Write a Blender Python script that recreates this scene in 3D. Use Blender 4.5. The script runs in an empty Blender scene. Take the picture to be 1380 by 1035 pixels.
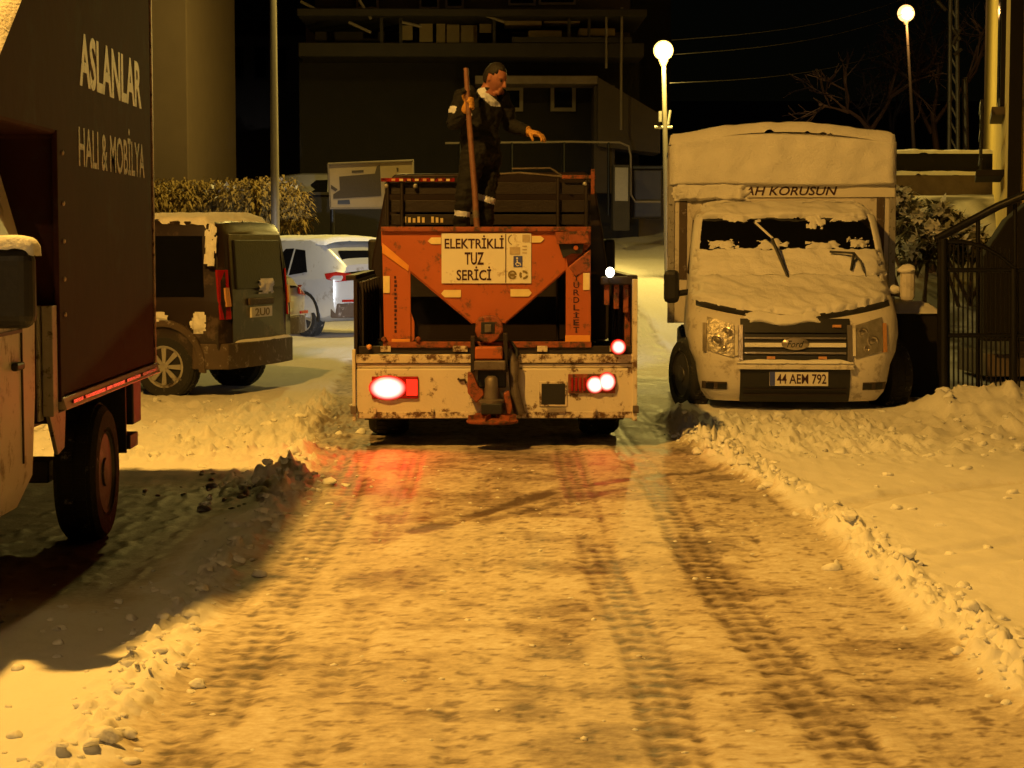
import bpy, bmesh, math, random
import numpy as np
from mathutils import Vector, Matrix, Quaternion
R = math.radians
random.seed(7)
scene = bpy.context.scene
col = scene.collection

# ------------------------------------------------------------------ camera
F, CX, CY, CH = 2600.0, 690.0, 517.5, 1.6
TH = math.atan(192.5 / F); PS = math.atan(40 / F)
cam_d = bpy.data.cameras.new('camera'); cam = bpy.data.objects.new('camera', cam_d); col.objects.link(cam)
cam.location = (0, 0, CH); cam.rotation_euler = (math.pi / 2 - TH, 0, -PS)
cam_d.sensor_width = 36; cam_d.lens = F / 1380 * 36; cam_d.clip_start = .1; cam_d.clip_end = 2000
scene.camera = cam
# ------------------------------------------------------------------ night sky, faint added fill sun, exposure
w = bpy.data.worlds.new('World'); scene.world = w; w.use_nodes = True
nt = w.node_tree; nt.nodes.clear()
sky = nt.nodes.new('ShaderNodeTexSky'); sky.sky_type = 'NISHITA'; sky.sun_disc = False
sky.sun_elevation = R(4); sky.sun_rotation = R(200)
bg = nt.nodes.new('ShaderNodeBackground'); bg.inputs['Strength'].default_value = .0003
wo = nt.nodes.new('ShaderNodeOutputWorld')
nt.links.new(sky.outputs[0], bg.inputs[0]); nt.links.new(bg.outputs[0], wo.inputs[0])
sd = bpy.data.lights.new('fill_sun', 'SUN'); sd.energy = .02; sd.angle = R(3); sd.color = (1, .88, .84)  # weak sun added as neutral fill on the sides facing the camera
so = bpy.data.objects.new('fill_sun', sd); col.objects.link(so); so.rotation_euler = (R(58), 0, R(-22))
vs = scene.view_settings
vs.view_transform = 'Standard'; vs.look = 'None'; vs.gamma = 1; vs.exposure = 0; vs.use_curve_mapping = False
scene.cycles.use_denoising = True
scene.cycles.max_bounces = 5; scene.cycles.diffuse_bounces = 3; scene.cycles.glossy_bounces = 3
scene.cycles.caustics_reflective = False; scene.cycles.caustics_refractive = False
scene.cycles.sample_clamp_indirect = 4
SODIUM = (1.0, .49, .07); YELLOW = (1.0, .72, .16)
KEY_W = 5500

# ------------------------------------------------------------------ helpers
_f = np.array([math.sin(PS) * math.cos(TH), math.cos(PS) * math.cos(TH), -math.sin(TH)])
_r = np.array([math.cos(PS), -math.sin(PS), 0.]); _u = np.cross(_r, _f)
def at(px, py, Y):                      # a point of the place at distance Y along the street
    d = _f + _r * (px - CX) / F + _u * (CY - py) / F
    return Vector((0, 0, CH)) + Vector(d) * (Y / d[1])
def tag(o, label=None, cat=None, group=None, kind=None):
    if label: o['label'] = label
    if cat: o['category'] = cat
    if group: o['group'] = group
    if kind: o['kind'] = kind
    return o
def empty(name, loc=(0, 0, 0), rz=0, label=None, cat=None, group=None):
    o = bpy.data.objects.new(name, None); col.objects.link(o)
    o.location = loc; o.rotation_euler = (0, 0, rz); o.empty_display_size = .2
    return tag(o, label, cat, group)
def obj(name, me, mat=None, parent=None, smooth=None, bev=0, seg=2):
    if mat is not None:
        me.materials.clear(); me.materials.append(mat)
    if smooth is not None:
        me.polygons.foreach_set('use_smooth', [True] * len(me.polygons))
        me.set_sharp_from_angle(angle=R(smooth))
    o = bpy.data.objects.new(name, me); col.objects.link(o)
    if parent: o.parent = parent
    if bev:
        m = o.modifiers.new('bevel', 'BEVEL'); m.width = bev; m.segments = seg; m.limit_method = 'ANGLE'; m.angle_limit = R(40)
    return o
class MB:
    def __init__(s): s.v = []; s.f = []
    def add(s, vs_, fs):
        n = len(s.v); s.v += [tuple(v) for v in vs_]; s.f += [tuple(i + n for i in f) for f in fs]; return s
    def box(s, a, b, rot=None, c=None):
        x0, y0, z0 = a; x1, y1, z1 = b
        vs_ = [Vector(p) for p in ((x0, y0, z0), (x1, y0, z0), (x1, y1, z0), (x0, y1, z0), (x0, y0, z1), (x1, y0, z1), (x1, y1, z1), (x0, y1, z1))]
        if rot is not None:
            cc = Vector(c) if c else (vs_[0] + vs_[6]) / 2
            vs_ = [rot @ (p - cc) + cc for p in vs_]
        return s.add(vs_, [(0, 3, 2, 1), (4, 5, 6, 7), (0, 1, 5, 4), (1, 2, 6, 5), (2, 3, 7, 6), (3, 0, 4, 7)])
    def poly(s, pts, ext):
        pts = [Vector(p) for p in pts]; e = Vector(ext); n = len(pts)
        nr = Vector((0, 0, 0))
        for i in range(n): nr += pts[i].cross(pts[(i + 1) % n])
        if nr.dot(e) > 0: pts.reverse()
        return s.add(pts + [p + e for p in pts], [tuple(range(n)), tuple(range(2 * n - 1, n - 1, -1))] + [(i, i + n, (i + 1) % n + n, (i + 1) % n) for i in range(n)])
    def tube(s, path, r, n=8, cap=True):
        path = [Vector(p) for p in path]; m = len(path)
        rs = r if isinstance(r, (list, tuple)) else [r] * m
        vs_ = []; up = None
        for i, p in enumerate(path):
            t = (path[min(i + 1, m - 1)] - path[max(i - 1, 0)]).normalized()
            if up is None: up = t.orthogonal().normalized()
            up = (up - t * up.dot(t)).normalized(); bi = t.cross(up)
            vs_ += [p + (up * math.cos(2 * math.pi * k / n) + bi * math.sin(2 * math.pi * k / n)) * rs[i] for k in range(n)]
        fs = [(i * n + k, i * n + (k + 1) % n, (i + 1) * n + (k + 1) % n, (i + 1) * n + k) for i in range(m - 1) for k in range(n)]
        if cap: fs += [tuple(range(n - 1, -1, -1)), tuple((m - 1) * n + k for k in range(n))]
        return s.add(vs_, fs)
    def lathe(s, prof, c, axis=(0, 0, 1), n=24):
        ax = Vector(axis).normalized(); e1 = ax.orthogonal().normalized(); e2 = ax.cross(e1); c = Vector(c)
        m = len(prof); vs_ = []
        for (r, h) in prof:
            vs_ += [c + ax * h + (e1 * math.cos(2 * math.pi * k / n) + e2 * math.sin(2 * math.pi * k / n)) * max(r, 1e-4) for k in range(n)]
        fs = [(i * n + k, i * n + (k + 1) % n, (i + 1) * n + (k + 1) % n, (i + 1) * n + k) for i in range(m - 1) for k in range(n)]
        fs += [tuple(range(n - 1, -1, -1)), tuple((m - 1) * n + k for k in range(n))]
        return s.add(vs_, fs)
    def grid(s, pts, nu, nv):
        return s.add(pts, [(j * nu + i, j * nu + i + 1, (j + 1) * nu + i + 1, (j + 1) * nu + i) for j in range(nv - 1) for i in range(nu - 1)])
    def mesh(s, name):
        me = bpy.data.meshes.new(name); me.from_pydata(s.v, [], s.f); me.update()
        bm = bmesh.new(); bm.from_mesh(me); bmesh.ops.recalc_face_normals(bm, faces=bm.faces); bm.to_mesh(me); bm.free()
        return me
    def build(s, name, mat, parent=None, smooth=None, bev=0, seg=2):
        return obj(name, s.mesh(name), mat, parent, smooth, bev, seg)
def box(name, a, b, mat, parent=None, bev=.006, rot=None):
    return MB().box(a, b, rot).build(name, mat, parent, None, bev)
def poly(name, pts, ext, mat, parent=None, bev=0):
    return MB().poly(pts, ext).build(name, mat, parent, None, bev)
def tube(name, path, r, mat, parent=None, n=8):
    return MB().tube(path, r, n).build(name, mat, parent, 50)
def text(name, s, o, xd, ud, height, width, mat, parent=None, bold=0, shear=0, ext=.0012):
    cu = bpy.data.curves.new(name, 'FONT'); cu.body = s; cu.offset = bold; cu.shear = shear; cu.extrude = .004; cu.resolution_u = 3
    to = bpy.data.objects.new(name, cu); col.objects.link(to)
    dg = bpy.context.evaluated_depsgraph_get(); me = bpy.data.meshes.new_from_object(to.evaluated_get(dg))
    bpy.data.objects.remove(to); bpy.data.curves.remove(cu)
    co = np.array([v.co[:] for v in me.vertices]); mn = co.min(0); mx = co.max(0); sz = mx - mn
    xd = Vector(xd).normalized(); ud = Vector(ud).normalized(); nd = xd.cross(ud); o = Vector(o)
    for v in me.vertices:
        a = (v.co.x - mn[0]) / sz[0] * width; b = (v.co.y - mn[1]) / sz[1] * height; c = ext if v.co.z > 0 else -ext
        v.co = o + xd * a + ud * b + nd * c
    return obj(name, me, mat, parent)
# numpy gradient noise
_rng = np.random.RandomState(3)
_perm = np.tile(_rng.permutation(256), 3); _ang = _rng.rand(256) * 2 * np.pi
def pnoise(x, y, seed=0):
    x = np.asarray(x, float) + seed * 17.31; y = np.asarray(y, float) + seed * 9.17
    xi = np.floor(x).astype(int); yi = np.floor(y).astype(int); xf = x - xi; yf = y - yi
    xi &= 255; yi &= 255
    u = xf * xf * xf * (xf * (xf * 6 - 15) + 10); v = yf * yf * yf * (yf * (yf * 6 - 15) + 10)
    def g(ix, iy, dx, dy):
        a = _ang[_perm[_perm[ix & 255] + (iy & 255)]]
        return np.cos(a) * dx + np.sin(a) * dy
    a = g(xi, yi, xf, yf); b = g(xi + 1, yi, xf - 1, yf); c = g(xi, yi + 1, xf, yf - 1); d = g(xi + 1, yi + 1, xf - 1, yf - 1)
    return ((a + (b - a) * u) * (1 - v) + (c + (d - c) * u) * v) * 1.5
def fbm(x, y, o=4, seed=0, gain=.5):
    t = 0; a = 1; f = 1
    for k in range(o):
        t = t + a * pnoise(x * f, y * f, seed + k); a *= gain; f *= 2.03
    return t
def sst(a, b, x):
    t = np.clip((x - a) / (b - a), 0, 1); return t * t * (3 - 2 * t)

# ------------------------------------------------------------------ materials
def mat(name, colr, rough=.6, metal=0, var=.25, scale=6, bump=.1, bscale=40, dirt=None, dirt_amt=.5, dirt_scale=3, emit=None, estr=0, spec=.4, coat=0, trans=0):
    m = bpy.data.materials.new(name); m.use_nodes = True; n = m.node_tree.nodes; l = m.node_tree.links
    b = n['Principled BSDF']; b.inputs['Roughness'].default_value = rough; b.inputs['Metallic'].default_value = metal
    b.inputs['Specular IOR Level'].default_value = spec; b.inputs['Coat Weight'].default_value = coat
    b.inputs['Transmission Weight'].default_value = trans
    tc = n.new('ShaderNodeTexCoord')
    nz = n.new('ShaderNodeTexNoise'); nz.inputs['Scale'].default_value = scale; nz.inputs['Detail'].default_value = 5
    l.new(tc.outputs['Object'], nz.inputs['Vector'])
    mx = n.new('ShaderNodeMix'); mx.data_type = 'RGBA'
    mx.inputs[6].default_value = (*[c * (1 - var) for c in colr], 1); mx.inputs[7].default_value = (*[min(1, c * (1 + var)) for c in colr], 1)
    l.new(nz.outputs['Fac'], mx.inputs[0]); out = mx.outputs[2]
    if dirt:
        n2 = n.new('ShaderNodeTexNoise'); n2.inputs['Scale'].default_value = dirt_scale; n2.inputs['Detail'].default_value = 8; n2.inputs['Roughness'].default_value = .7
        l.new(tc.outputs['Object'], n2.inputs['Vector'])
        rp = n.new('ShaderNodeValToRGB'); rp.color_ramp.elements[0].position = .62 - dirt_amt * .25; rp.color_ramp.elements[1].position = .68 - dirt_amt * .15
        l.new(n2.outputs['Fac'], rp.inputs[0])
        m2 = n.new('ShaderNodeMix'); m2.data_type = 'RGBA'; m2.inputs[7].default_value = (*dirt, 1)
        l.new(rp.outputs[0], m2.inputs[0]); l.new(out, m2.inputs[6]); out = m2.outputs[2]
    l.new(out, b.inputs['Base Color'])
    if bump:
        n3 = n.new('ShaderNodeTexNoise'); n3.inputs['Scale'].default_value = bscale; n3.inputs['Detail'].default_value = 4
        l.new(tc.outputs['Object'], n3.inputs['Vector'])
        bp = n.new('ShaderNodeBump'); bp.inputs['Strength'].default_value = bump; bp.inputs['Distance'].default_value = .02
        l.new(n3.outputs['Fac'], bp.inputs['Height']); l.new(bp.outputs[0], b.inputs['Normal'])
    if emit:
        b.inputs['Emission Color'].default_value = (*emit, 1); b.inputs['Emission Strength'].default_value = estr
    return m
M = dict(
    snow=mat('snow', (.80, .81, .83), .65, var=.06, bump=.5, bscale=45, spec=.3),
    vsnow=mat('vehicle_snow', (.80, .78, .77), .7, var=.10, scale=5, bump=.45, bscale=60, spec=.25),
    truck_orange=mat('orange_paint', (.41, .10, .027), .5, var=.12, scale=5, bump=.08, dirt=(.16, .06, .03), dirt_amt=.25, dirt_scale=9),
    orange_dark=mat('worn_orange_steel', (.26, .065, .026), .6, var=.3, scale=14, bump=.3, dirt=(.06, .03, .02), dirt_amt=.55, dirt_scale=16),
    bedwhite=mat('chipped_white_paint', (.64, .57, .47), .5, var=.12, scale=4, bump=.12, dirt=(.13, .07, .035), dirt_amt=.22, dirt_scale=9),
    bedrust=mat('rusted_white_paint', (.60, .52, .42), .6, var=.15, scale=8, bump=.25, dirt=(.10, .05, .025), dirt_amt=.55, dirt_scale=14),
    steel=mat('dirty_steel', (.16, .13, .11), .55, .5, .35, 12, .25, dirt=(.05, .03, .02), dirt_amt=.5),
    black=mat('black_plastic', (.018, .017, .017), .5, var=.3, scale=8, bump=.1),
    darkmetal=mat('dark_painted_steel', (.022, .015, .014), .5, var=.35, scale=7, bump=.15),
    cabdark=mat('dark_cab_paint', (.022, .014, .013), .35, var=.25, scale=5, bump=.05),
    rubber=mat('tyre_rubber', (.022, .021, .02), .8, var=.3, scale=10, bump=.4, bscale=60, dirt=(.20, .18, .16), dirt_amt=.1, dirt_scale=12),
    rim_dark=mat('steel_rim', (.09, .085, .08), .5, .6, .3, 9, .1, dirt=(.25, .23, .2), dirt_amt=.15),
    alloy=mat('silver_alloy', (.55, .52, .47), .35, .7, .2, 9, .05, dirt=(.15, .11, .08), dirt_amt=.2),
    boxbrown=mat('brown_tarpaulin', (.046, .0145, .0115), .75, spec=.15, var=.25, scale=2.5, bump=.12, bscale=9, dirt=(.05, .028, .024), dirt_amt=.3, dirt_scale=2),
    cabgrey=mat('dirty_white_cab_paint', (.60, .54, .51), .45, var=.12, scale=3, bump=.05, dirt=(.20, .15, .12), dirt_amt=.3, dirt_scale=5),
    galv=mat('galvanised_steel', (.36, .34, .32), .5, .5, .2, 15, .1, dirt=(.12, .10, .08), dirt_amt=.25, dirt_scale=20),
    red_tape_glow=mat('red_tape_and_glow', (.30, .012, .008), .25, var=.2, scale=30, bump=.1, dirt=(.02, .006, .005), dirt_amt=.75, dirt_scale=9),  # tape on the rack, and painted red reflection on the box truck rail
    letter=mat('pink_silver_lettering', (.58, .43, .40), .5, var=.3, scale=14, bump=0, dirt=(.10, .05, .04), dirt_amt=.25, dirt_scale=18),
    letter2=mat('faded_gold_lettering', (.46, .31, .23), .5, var=.45, scale=18, bump=0, dirt=(.08, .04, .03), dirt_amt=.5, dirt_scale=14),
    glass=mat('dark_window_glass', (.006, .006, .007), .08, var=.2, bump=0, spec=.5),
    glassm=mat('frosted_dirty_glass', (.012, .011, .011), .3, var=.4, scale=6, bump=.1),
    vanpaint=mat('dark_brown_car_paint', (.026, .016, .013), .35, var=.2, scale=4, bump=.03, dirt=(.09, .06, .045), dirt_amt=.3, dirt_scale=4, coat=.3),
    vanclad=mat('dirty_bumper_plastic', (.085, .058, .042), .6, var=.3, scale=8, bump=.2, dirt=(.25, .21, .18), dirt_amt=.2, dirt_scale=10),
    silver=mat('silver_car_paint', (.55, .56, .58), .3, .3, .08, 4, .02, dirt=(.35, .33, .31), dirt_amt=.2, dirt_scale=4, coat=.4),
    greycar=mat('grey_car_paint', (.16, .15, .15), .35, .3, .1, 4, .02, coat=.4),
    redlamp=mat('red_lamp_plastic', (.32, .012, .010), .2, var=.3, scale=20, bump=.15, bscale=80),
    reflector=mat('amber_reflector', (.62, .30, .12), .3, var=.3, scale=30, bump=.1),
    lampglass=mat('headlight_glass', (.30, .27, .23), .35, .3, .5, 14, .5, bscale=22),
    chrome=mat('grimy_chrome', (.48, .42, .36), .3, .8, .25, 20, .1),
    transit=mat('frosted_white_van_paint', (.68, .63, .58), .6, var=.12, scale=4, bump=.2, bscale=50, dirt=(.42, .37, .33), dirt_amt=.3, dirt_scale=6),
    sign=mat('sign_white', (.72, .68, .58), .5, var=.08, scale=8, bump=.02, dirt=(.45, .36, .26), dirt_amt=.15, dirt_scale=8),
    ink=mat('dark_ink', (.045, .012, .018), .5, var=.2, bump=0),
    inkblue=mat('blue_print', (.06, .08, .30), .5, var=.1, bump=0),
    inkolive=mat('olive_print', (.20, .15, .05), .5, var=.2, bump=0),
    inkgrey=mat('faded_print', (.45, .36, .24), .5, var=.3, scale=25, bump=0),
    tape=mat('yellow_reflective_tape', (.74, .60, .30), .4, var=.15, scale=20, bump=.05),
    orangetape=mat('orange_yellow_paint', (.68, .28, .05), .5, var=.15, scale=15, bump=.05),
    wood=mat('worn_wood_pole', (.17, .075, .05), .6, var=.35, scale=14, bump=.3, dirt=(.10, .05, .03), dirt_amt=.25, dirt_scale=20),
    cloth=mat('black_workwear', (.0045, .004, .005), .85, var=.4, scale=9, bump=.3, bscale=30),
    skin=mat('skin', (.30, .12, .08), .5, var=.15, scale=20, bump=.1),
    hair=mat('dark_hair', (.012, .009, .008), .6, var=.3, bump=.5, bscale=90),
    glove=mat('orange_work_glove', (.50, .25, .06), .7, var=.2, scale=20, bump=.3),
    reflect=mat('pale_reflective_band', (.55, .58, .75), .45, var=.15, scale=25, bump=.1),
    salt=mat('road_salt', (.50, .42, .34), .8, var=.2, scale=20, bump=.6),
    plate=mat('plate_white', (.74, .70, .64), .4, var=.06, bump=.02),
    wallbeige=mat('beige_render', (.15, .105, .065), .85, var=.12, scale=3, bump=.15, bscale=60),
    wallyellow=mat('yellow_render', (.66, .49, .15), .85, var=.12, scale=4, bump=.3, bscale=40, dirt=(.38, .27, .09), dirt_amt=.2),
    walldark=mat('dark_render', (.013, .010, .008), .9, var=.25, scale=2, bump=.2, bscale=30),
    wallmid=mat('weathered_render', (.060, .044, .031), .9, var=.3, scale=1.5, bump=.2, bscale=30),
    slab=mat('concrete_slab', (.030, .024, .019), .9, var=.25, scale=4, bump=.2),
    frame=mat('pale_window_frame', (.17, .135, .10), .6, var=.15, bump=.05),
    panel=mat('pale_board', (.30, .22, .12), .7, var=.15, scale=5, bump=.1),
    stonew=mat('grey_retaining_stone', (.17, .13, .10), .9, var=.35, scale=6, bump=.5, bscale=14),
    iron=mat('black_iron', (.012, .011, .011), .45, .3, .3, 12, .1),
    pole=mat('galvanised_lamp_post', (.20, .175, .14), .55, .3, .15, 20, .1),
    leaf=mat('dry_hedge_leaves', (.32, .22, .07), .8, var=.4, scale=2, bump=0),
    leaf2=mat('evergreen_leaves', (.085, .075, .035), .8, var=.4, scale=2, bump=0),
    bark=mat('bark', (.11, .075, .05), .9, var=.3, scale=10, bump=.5),
    wire=mat('black_cable', (.05, .045, .04), .6, bump=0),
    bulb_y=mat('lit_yellow_globe', (.9, .8, .5), .4, bump=0, emit=(1, .66, .15), estr=3.2),
    bulb_o=mat('lit_sodium_bulb', (.9, .7, .4), .4, bump=0, emit=(1, .50, .15), estr=3.2),
    bulb_r=mat('lit_red_tail_lamp', (.5, .02, .01), .3, bump=0, emit=(1, .62, .45), estr=3.2),
    bulb_rr=mat('lit_red_lens', (.5, .02, .01), .3, bump=0, emit=(1, .030, .012), estr=1.1), bulb_rm=mat('lit_red_glow', (.5, .02, .01), .3, bump=0, emit=(1, .16, .08), estr=1.8),
    bulb_w=mat('lit_white_lamp', (.8, .75, .6), .3, bump=0, emit=(1, .92, .72), estr=9),
    headl=mat('lit_headlight', (.8, .8, .8), .2, bump=0, emit=(.9, .95, 1), estr=10),
)
def hot_lens(name, hot, edge, s0, s1, r0, r1):
    m = mat(name, (.5, .03, .02), .3, bump=0); n = m.node_tree.nodes; l = m.node_tree.links; b = n['Principled BSDF']
    tc = n.new('ShaderNodeTexCoord'); vm = n.new('ShaderNodeVectorMath'); vm.operation = 'SUBTRACT'; vm.inputs[1].default_value = (.5, 0, .5)
    sc = n.new('ShaderNodeVectorMath'); sc.operation = 'MULTIPLY'; sc.inputs[1].default_value = (2, 0, 2); ln = n.new('ShaderNodeVectorMath'); ln.operation = 'LENGTH'
    l.new(tc.outputs['Generated'], vm.inputs[0]); l.new(vm.outputs[0], sc.inputs[0]); l.new(sc.outputs[0], ln.inputs[0])
    rp = n.new('ShaderNodeMapRange'); rp.interpolation_type = 'SMOOTHSTEP'; rp.inputs[1].default_value = r0; rp.inputs[2].default_value = r1; l.new(ln.outputs['Value'], rp.inputs[0])
    mx = n.new('ShaderNodeMix'); mx.data_type = 'RGBA'; mx.inputs[6].default_value = (*[c * s0 for c in hot], 1); mx.inputs[7].default_value = (*[c * s1 for c in edge], 1)
    l.new(rp.outputs[0], mx.inputs[0]); l.new(mx.outputs[2], b.inputs['Emission Color']); b.inputs['Emission Strength'].default_value = 1
    return m
M['hot_red'] = hot_lens('lit_tail_lens', (1, .8, .62), (1, .012, .006), 2.2, .55, .45, .98)
M['hot_red2'] = hot_lens('lit_marker_lens', (1, .8, .62), (1, .012, .006), 2.2, .7, .35, .95)
def light(name, kind, loc, power, colr, parent, size=.1, spot=None, blend=.5, aim=None):
    d = bpy.data.lights.new(name, kind); d.energy = power; d.color = colr
    if kind == 'AREA': d.size = size; d.spread = R(120)
    else: d.shadow_soft_size = size
    if kind == 'SPOT': d.spot_size = R(spot); d.spot_blend = blend
    o = bpy.data.objects.new(name, d); col.objects.link(o); o.parent = parent; o.location = loc
    if aim: o.rotation_euler = Vector(aim).to_track_quat('-Z', 'Y').to_euler()
    return o

# ------------------------------------------------------------------ the ground: one snow sheet with a ploughed road
def track(x, y, cx, wid, soft=.035):
    return sst(wid / 2 + soft, wid / 2 - soft, np.abs(x - cx))
TRACKS = [(1.13, .22, 1.0, 0), (.62, .20, .95, 1), (-.90, .22, 1.0, 2), (-.52, .16, .7, 3), (1.42, .16, .4, 4), (-.05, .18, .3, 5), (-1.05, .12, .5, 6)]
def arc_d(x, y, pts):
    d = np.full(np.shape(x), 9.)
    for (ax, ay), (bx, by) in zip(pts[:-1], pts[1:]):
        vx, vy = bx - ax, by - ay; t = np.clip(((x - ax) * vx + (y - ay) * vy) / (vx * vx + vy * vy), 0, 1)
        d = np.minimum(d, np.hypot(x - ax - t * vx, y - ay - t * vy))
    return d
ARCS = [([(-.36, 10.6), (.2, 11.75), (.52, 12.4), (1.27, 13.2), (2.2, 13.9)], .06, .9), ([(.0, 11.0), (.6, 11.9), (1.15, 12.7)], .05, .6),
        ([(-.3, 13.6), (.35, 13.2), (.7, 12.9)], .03, .6), ([(.1, 14.3), (1.0, 13.6), (1.5, 13.3)], .03, .5)]
FAINT = [([(1.9, 11.0), (2.6, 11.9), (3.4, 12.5), (5, 12.9)], .10, .8), ([(2.3, 9.6), (3.0, 10.2), (4.2, 10.8)], .06, .5), ([(2.3, 9.2), (3.2, 9.8), (4.4, 10.2)], .05, .35)]
def base_h(x, y):
    road = .085 * np.logaddexp(0, (y - 27) / 1.5) * 1.5
    left = 1.5 * sst(35.2, 37.0, y) + .02 * np.maximum(y - 37, 0)
    right = 2.35 * sst(22, 33, y) + .02 * np.maximum(y - 34, 0)
    wl = sst(.6, -1.6, x); wr = sst(4.2, 6.5, x)
    h = road * (1 - wl) + left * wl
    h = h * (1 - wr) + np.maximum(right, road) * wr
    return h + .05 * fbm(x * .35, y * .35, 3, 5) * sst(19, 26, y)
def xl(y): return -1.20 + .07 * pnoise(y * .45, y * 0 + 2, 1) - .25 * sst(13.5, 16, y) - .3 * sst(16, 24, y)
def xr(y): return 1.93 + .08 * pnoise(y * .4, y * 0 + 7, 2) - .25 * sst(11.5, 14.5, y) + 1.0 * sst(17, 22, y)
def ground_fields(x, y):
    h = base_h(x, y); L = xl(y); Rr = xr(y)
    wob = .05 * pnoise(y * 2.2, x * .4, 11) + .03 * pnoise(y * 6, x, 12)
    onroad = sst(L - .04, L + .12, x + wob) * sst(Rr + .04, Rr - .14, x + wob)
    near = sst(60, 40, y)
    off = 1 - onroad
    # undisturbed cover beside the road
    cover = .032 + .014 * fbm(x * .8, y * .8, 3, 21) + .006 * fbm(x * 5, y * 4, 3, 23)
    # ridges thrown up by the plough
    lum = .75 * sst(-.05, 1.0, fbm(x * 3.2, y * 2.2, 3, 31, .5)); lum2 = .6 * sst(-.05, .95, fbm(x * 9, y * 6.5, 3, 33, .5))
    lum3 = sst(.0, .9, fbm(x * 19, y * 13, 2, 37, .5))
    gl = np.exp(-((x - L + .07) / .12) ** 2) * sst(24, 19, y); gr = np.exp(-((x - Rr - .07) / .13) ** 2) * sst(20, 16, y)
    brk = sst(.15, .45, np.abs(y - 11.6))                                        # the gap where a wheel crossed the ridge
    ridge = (gl * (.004 + .03 * lum + .045 * lum2 + .035 * lum3) + gr * brk * (.004 + .06 * lum + .08 * lum2 + .05 * lum3))
    # heaps
    hl = sst(12.6, 14.0, y + .3 * pnoise(x * 1.2, y, 41)) * sst(20.5, 18.0, y) * sst(-.75, -1.5, x) * sst(-9, -6, x)
    hb = np.exp(-((x + 1.42) / .33) ** 2 - ((y - 12.5) / .75) ** 2)
    hr = sst(13.3, 14.8, y + .25 * pnoise(x * 1.3, y, 43)) * sst(17.9, 16.8, y) * sst(1.35, 2.0, x)
    heap = hl * (.0 + .07 * lum + .07 * lum2 + .03 * lum3) + hb * (.0 + .12 * lum + .10 * lum2 + .04 * lum3) + hr * (.0 + .07 * lum + .08 * lum2 + .03 * lum3)
    md = np.exp(-((x - 4.35) / .55) ** 2 - ((y - 16.9) / .8) ** 2) * .24 + np.exp(-((x - 5.3) / .8) ** 2 - ((y - 16.4) / .9) ** 2) * .16
    heap = heap + md * (1 + .3 * lum)
    # bare packed ground by the box truck, widened and darkened to deepen its shadow
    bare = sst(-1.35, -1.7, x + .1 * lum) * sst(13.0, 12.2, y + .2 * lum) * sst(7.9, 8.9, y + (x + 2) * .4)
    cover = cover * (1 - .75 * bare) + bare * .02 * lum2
    # tyre tracks
    dark = np.zeros_like(h); cut = np.zeros_like(h)
    for cx, wd, a, s in TRACKS:
        c = cx + .05 * pnoise(y * .3, y * 0 + s, 50 + s)
        pat = sst(-.25, .35, fbm(x * 2.5, y * 1.1, 3, 60 + s) + (a - .55) * .9)
        t = track(x, y, c, wd) * onroad * pat
        tread = sst(.25, .75, .5 + .5 * np.sin((y + .5 * np.abs(x - c)) * 2 * np.pi / .15 + 2 * pnoise(x * 3, y * 2, s)))
        grv = .5 + .5 * np.cos((x - c) / wd * 2 * np.pi * 2.5)
        cut += t * (.004 + .0045 * tread * a + .0035 * grv); dark = np.maximum(dark, t * a * (.20 + .45 * tread) * (.45 + .55 * grv))
    for pts, wd, a in ARCS:
        d = arc_d(x, y, pts) + .02 * pnoise(x * 4, y * 4, 71); t = sst(wd + .03, wd - .02, d); n = .6 + .6 * fbm(x * 5, y * 5, 2, 72)
        cut += .005 * t * onroad; dark = np.maximum(dark, .95 * t * a * np.clip(n, .25, 1) * onroad)
    for pts, wd, a in FAINT:
        t = sst(wd + .05, wd - .03, arc_d(x, y, pts) + .02 * pnoise(x * 5, y * 5, 75)); cut += .04 * t * a * off; dark = np.maximum(dark, .42 * t * a * off)
    # chatter left by the blade, patches worn to ice
    chat = fbm(x * 3.0, y * 5.5, 4, 81, .6); fine = fbm(x * 14, y * 20, 3, 85, .65)
    rough = .35 + .9 * sst(.0, .7, fbm(x * .9, y * .8, 3, 97) + .35 * sst(.35, .0, np.abs(np.abs(x - .1) - .95)))
    roadh = (.0012 * chat + .0010 * fine) * rough + .008 * fbm(x * .7, y * .7, 3, 88)
    patch = (sst(.05, .55, fbm(x * 1.3, y * 1.5, 4, 91, .6)) - .5 * sst(.1, .6, fbm(x * .9, y * .7, 3, 99, .6))) * onroad
    grit = sst(.30, .75, fbm(x * 9, y * 15, 3, 95, .7)) * onroad
    hh = h + near * (off * cover + ridge + heap + onroad * roadh - cut)
    dirt = np.clip(-.10 * off + onroad * (.38 + .08 * chat + .12 * fine + .13 * sst(10, 13.5, y)) + .22 * patch + .34 * grit + dark * .75 + bare * .82 + .3 * hb * lum * 2 + gl * .10 * lum * 2 + hl * .15, 0, 1)  # the bare term also darkens the ground within the truck's shadow
    dirt = np.maximum(dirt, sst(20, 34, y) * .25)
    soil_unlit = np.maximum(sst(35.0, 36.0, y) * sst(.3, -1.2, x), np.maximum(sst(64, 72, y), .85 * sst(5.2, 6.0, x) * sst(22, 24, y) * sst(-.45, .15, fbm(x * 1.7, y * 1.2, 3, 101))))  # soil on the banks; the far hill is coloured dark to look unlit
    return hh, dirt, onroad, soil_unlit
def gz(x, y):
    return float(ground_fields(np.array([float(x)]), np.array([float(y)]))[0][0])
def axis(dense, outer):
    return np.array(sorted(set(np.round(np.concatenate([dense, outer]), 4))))
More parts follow.
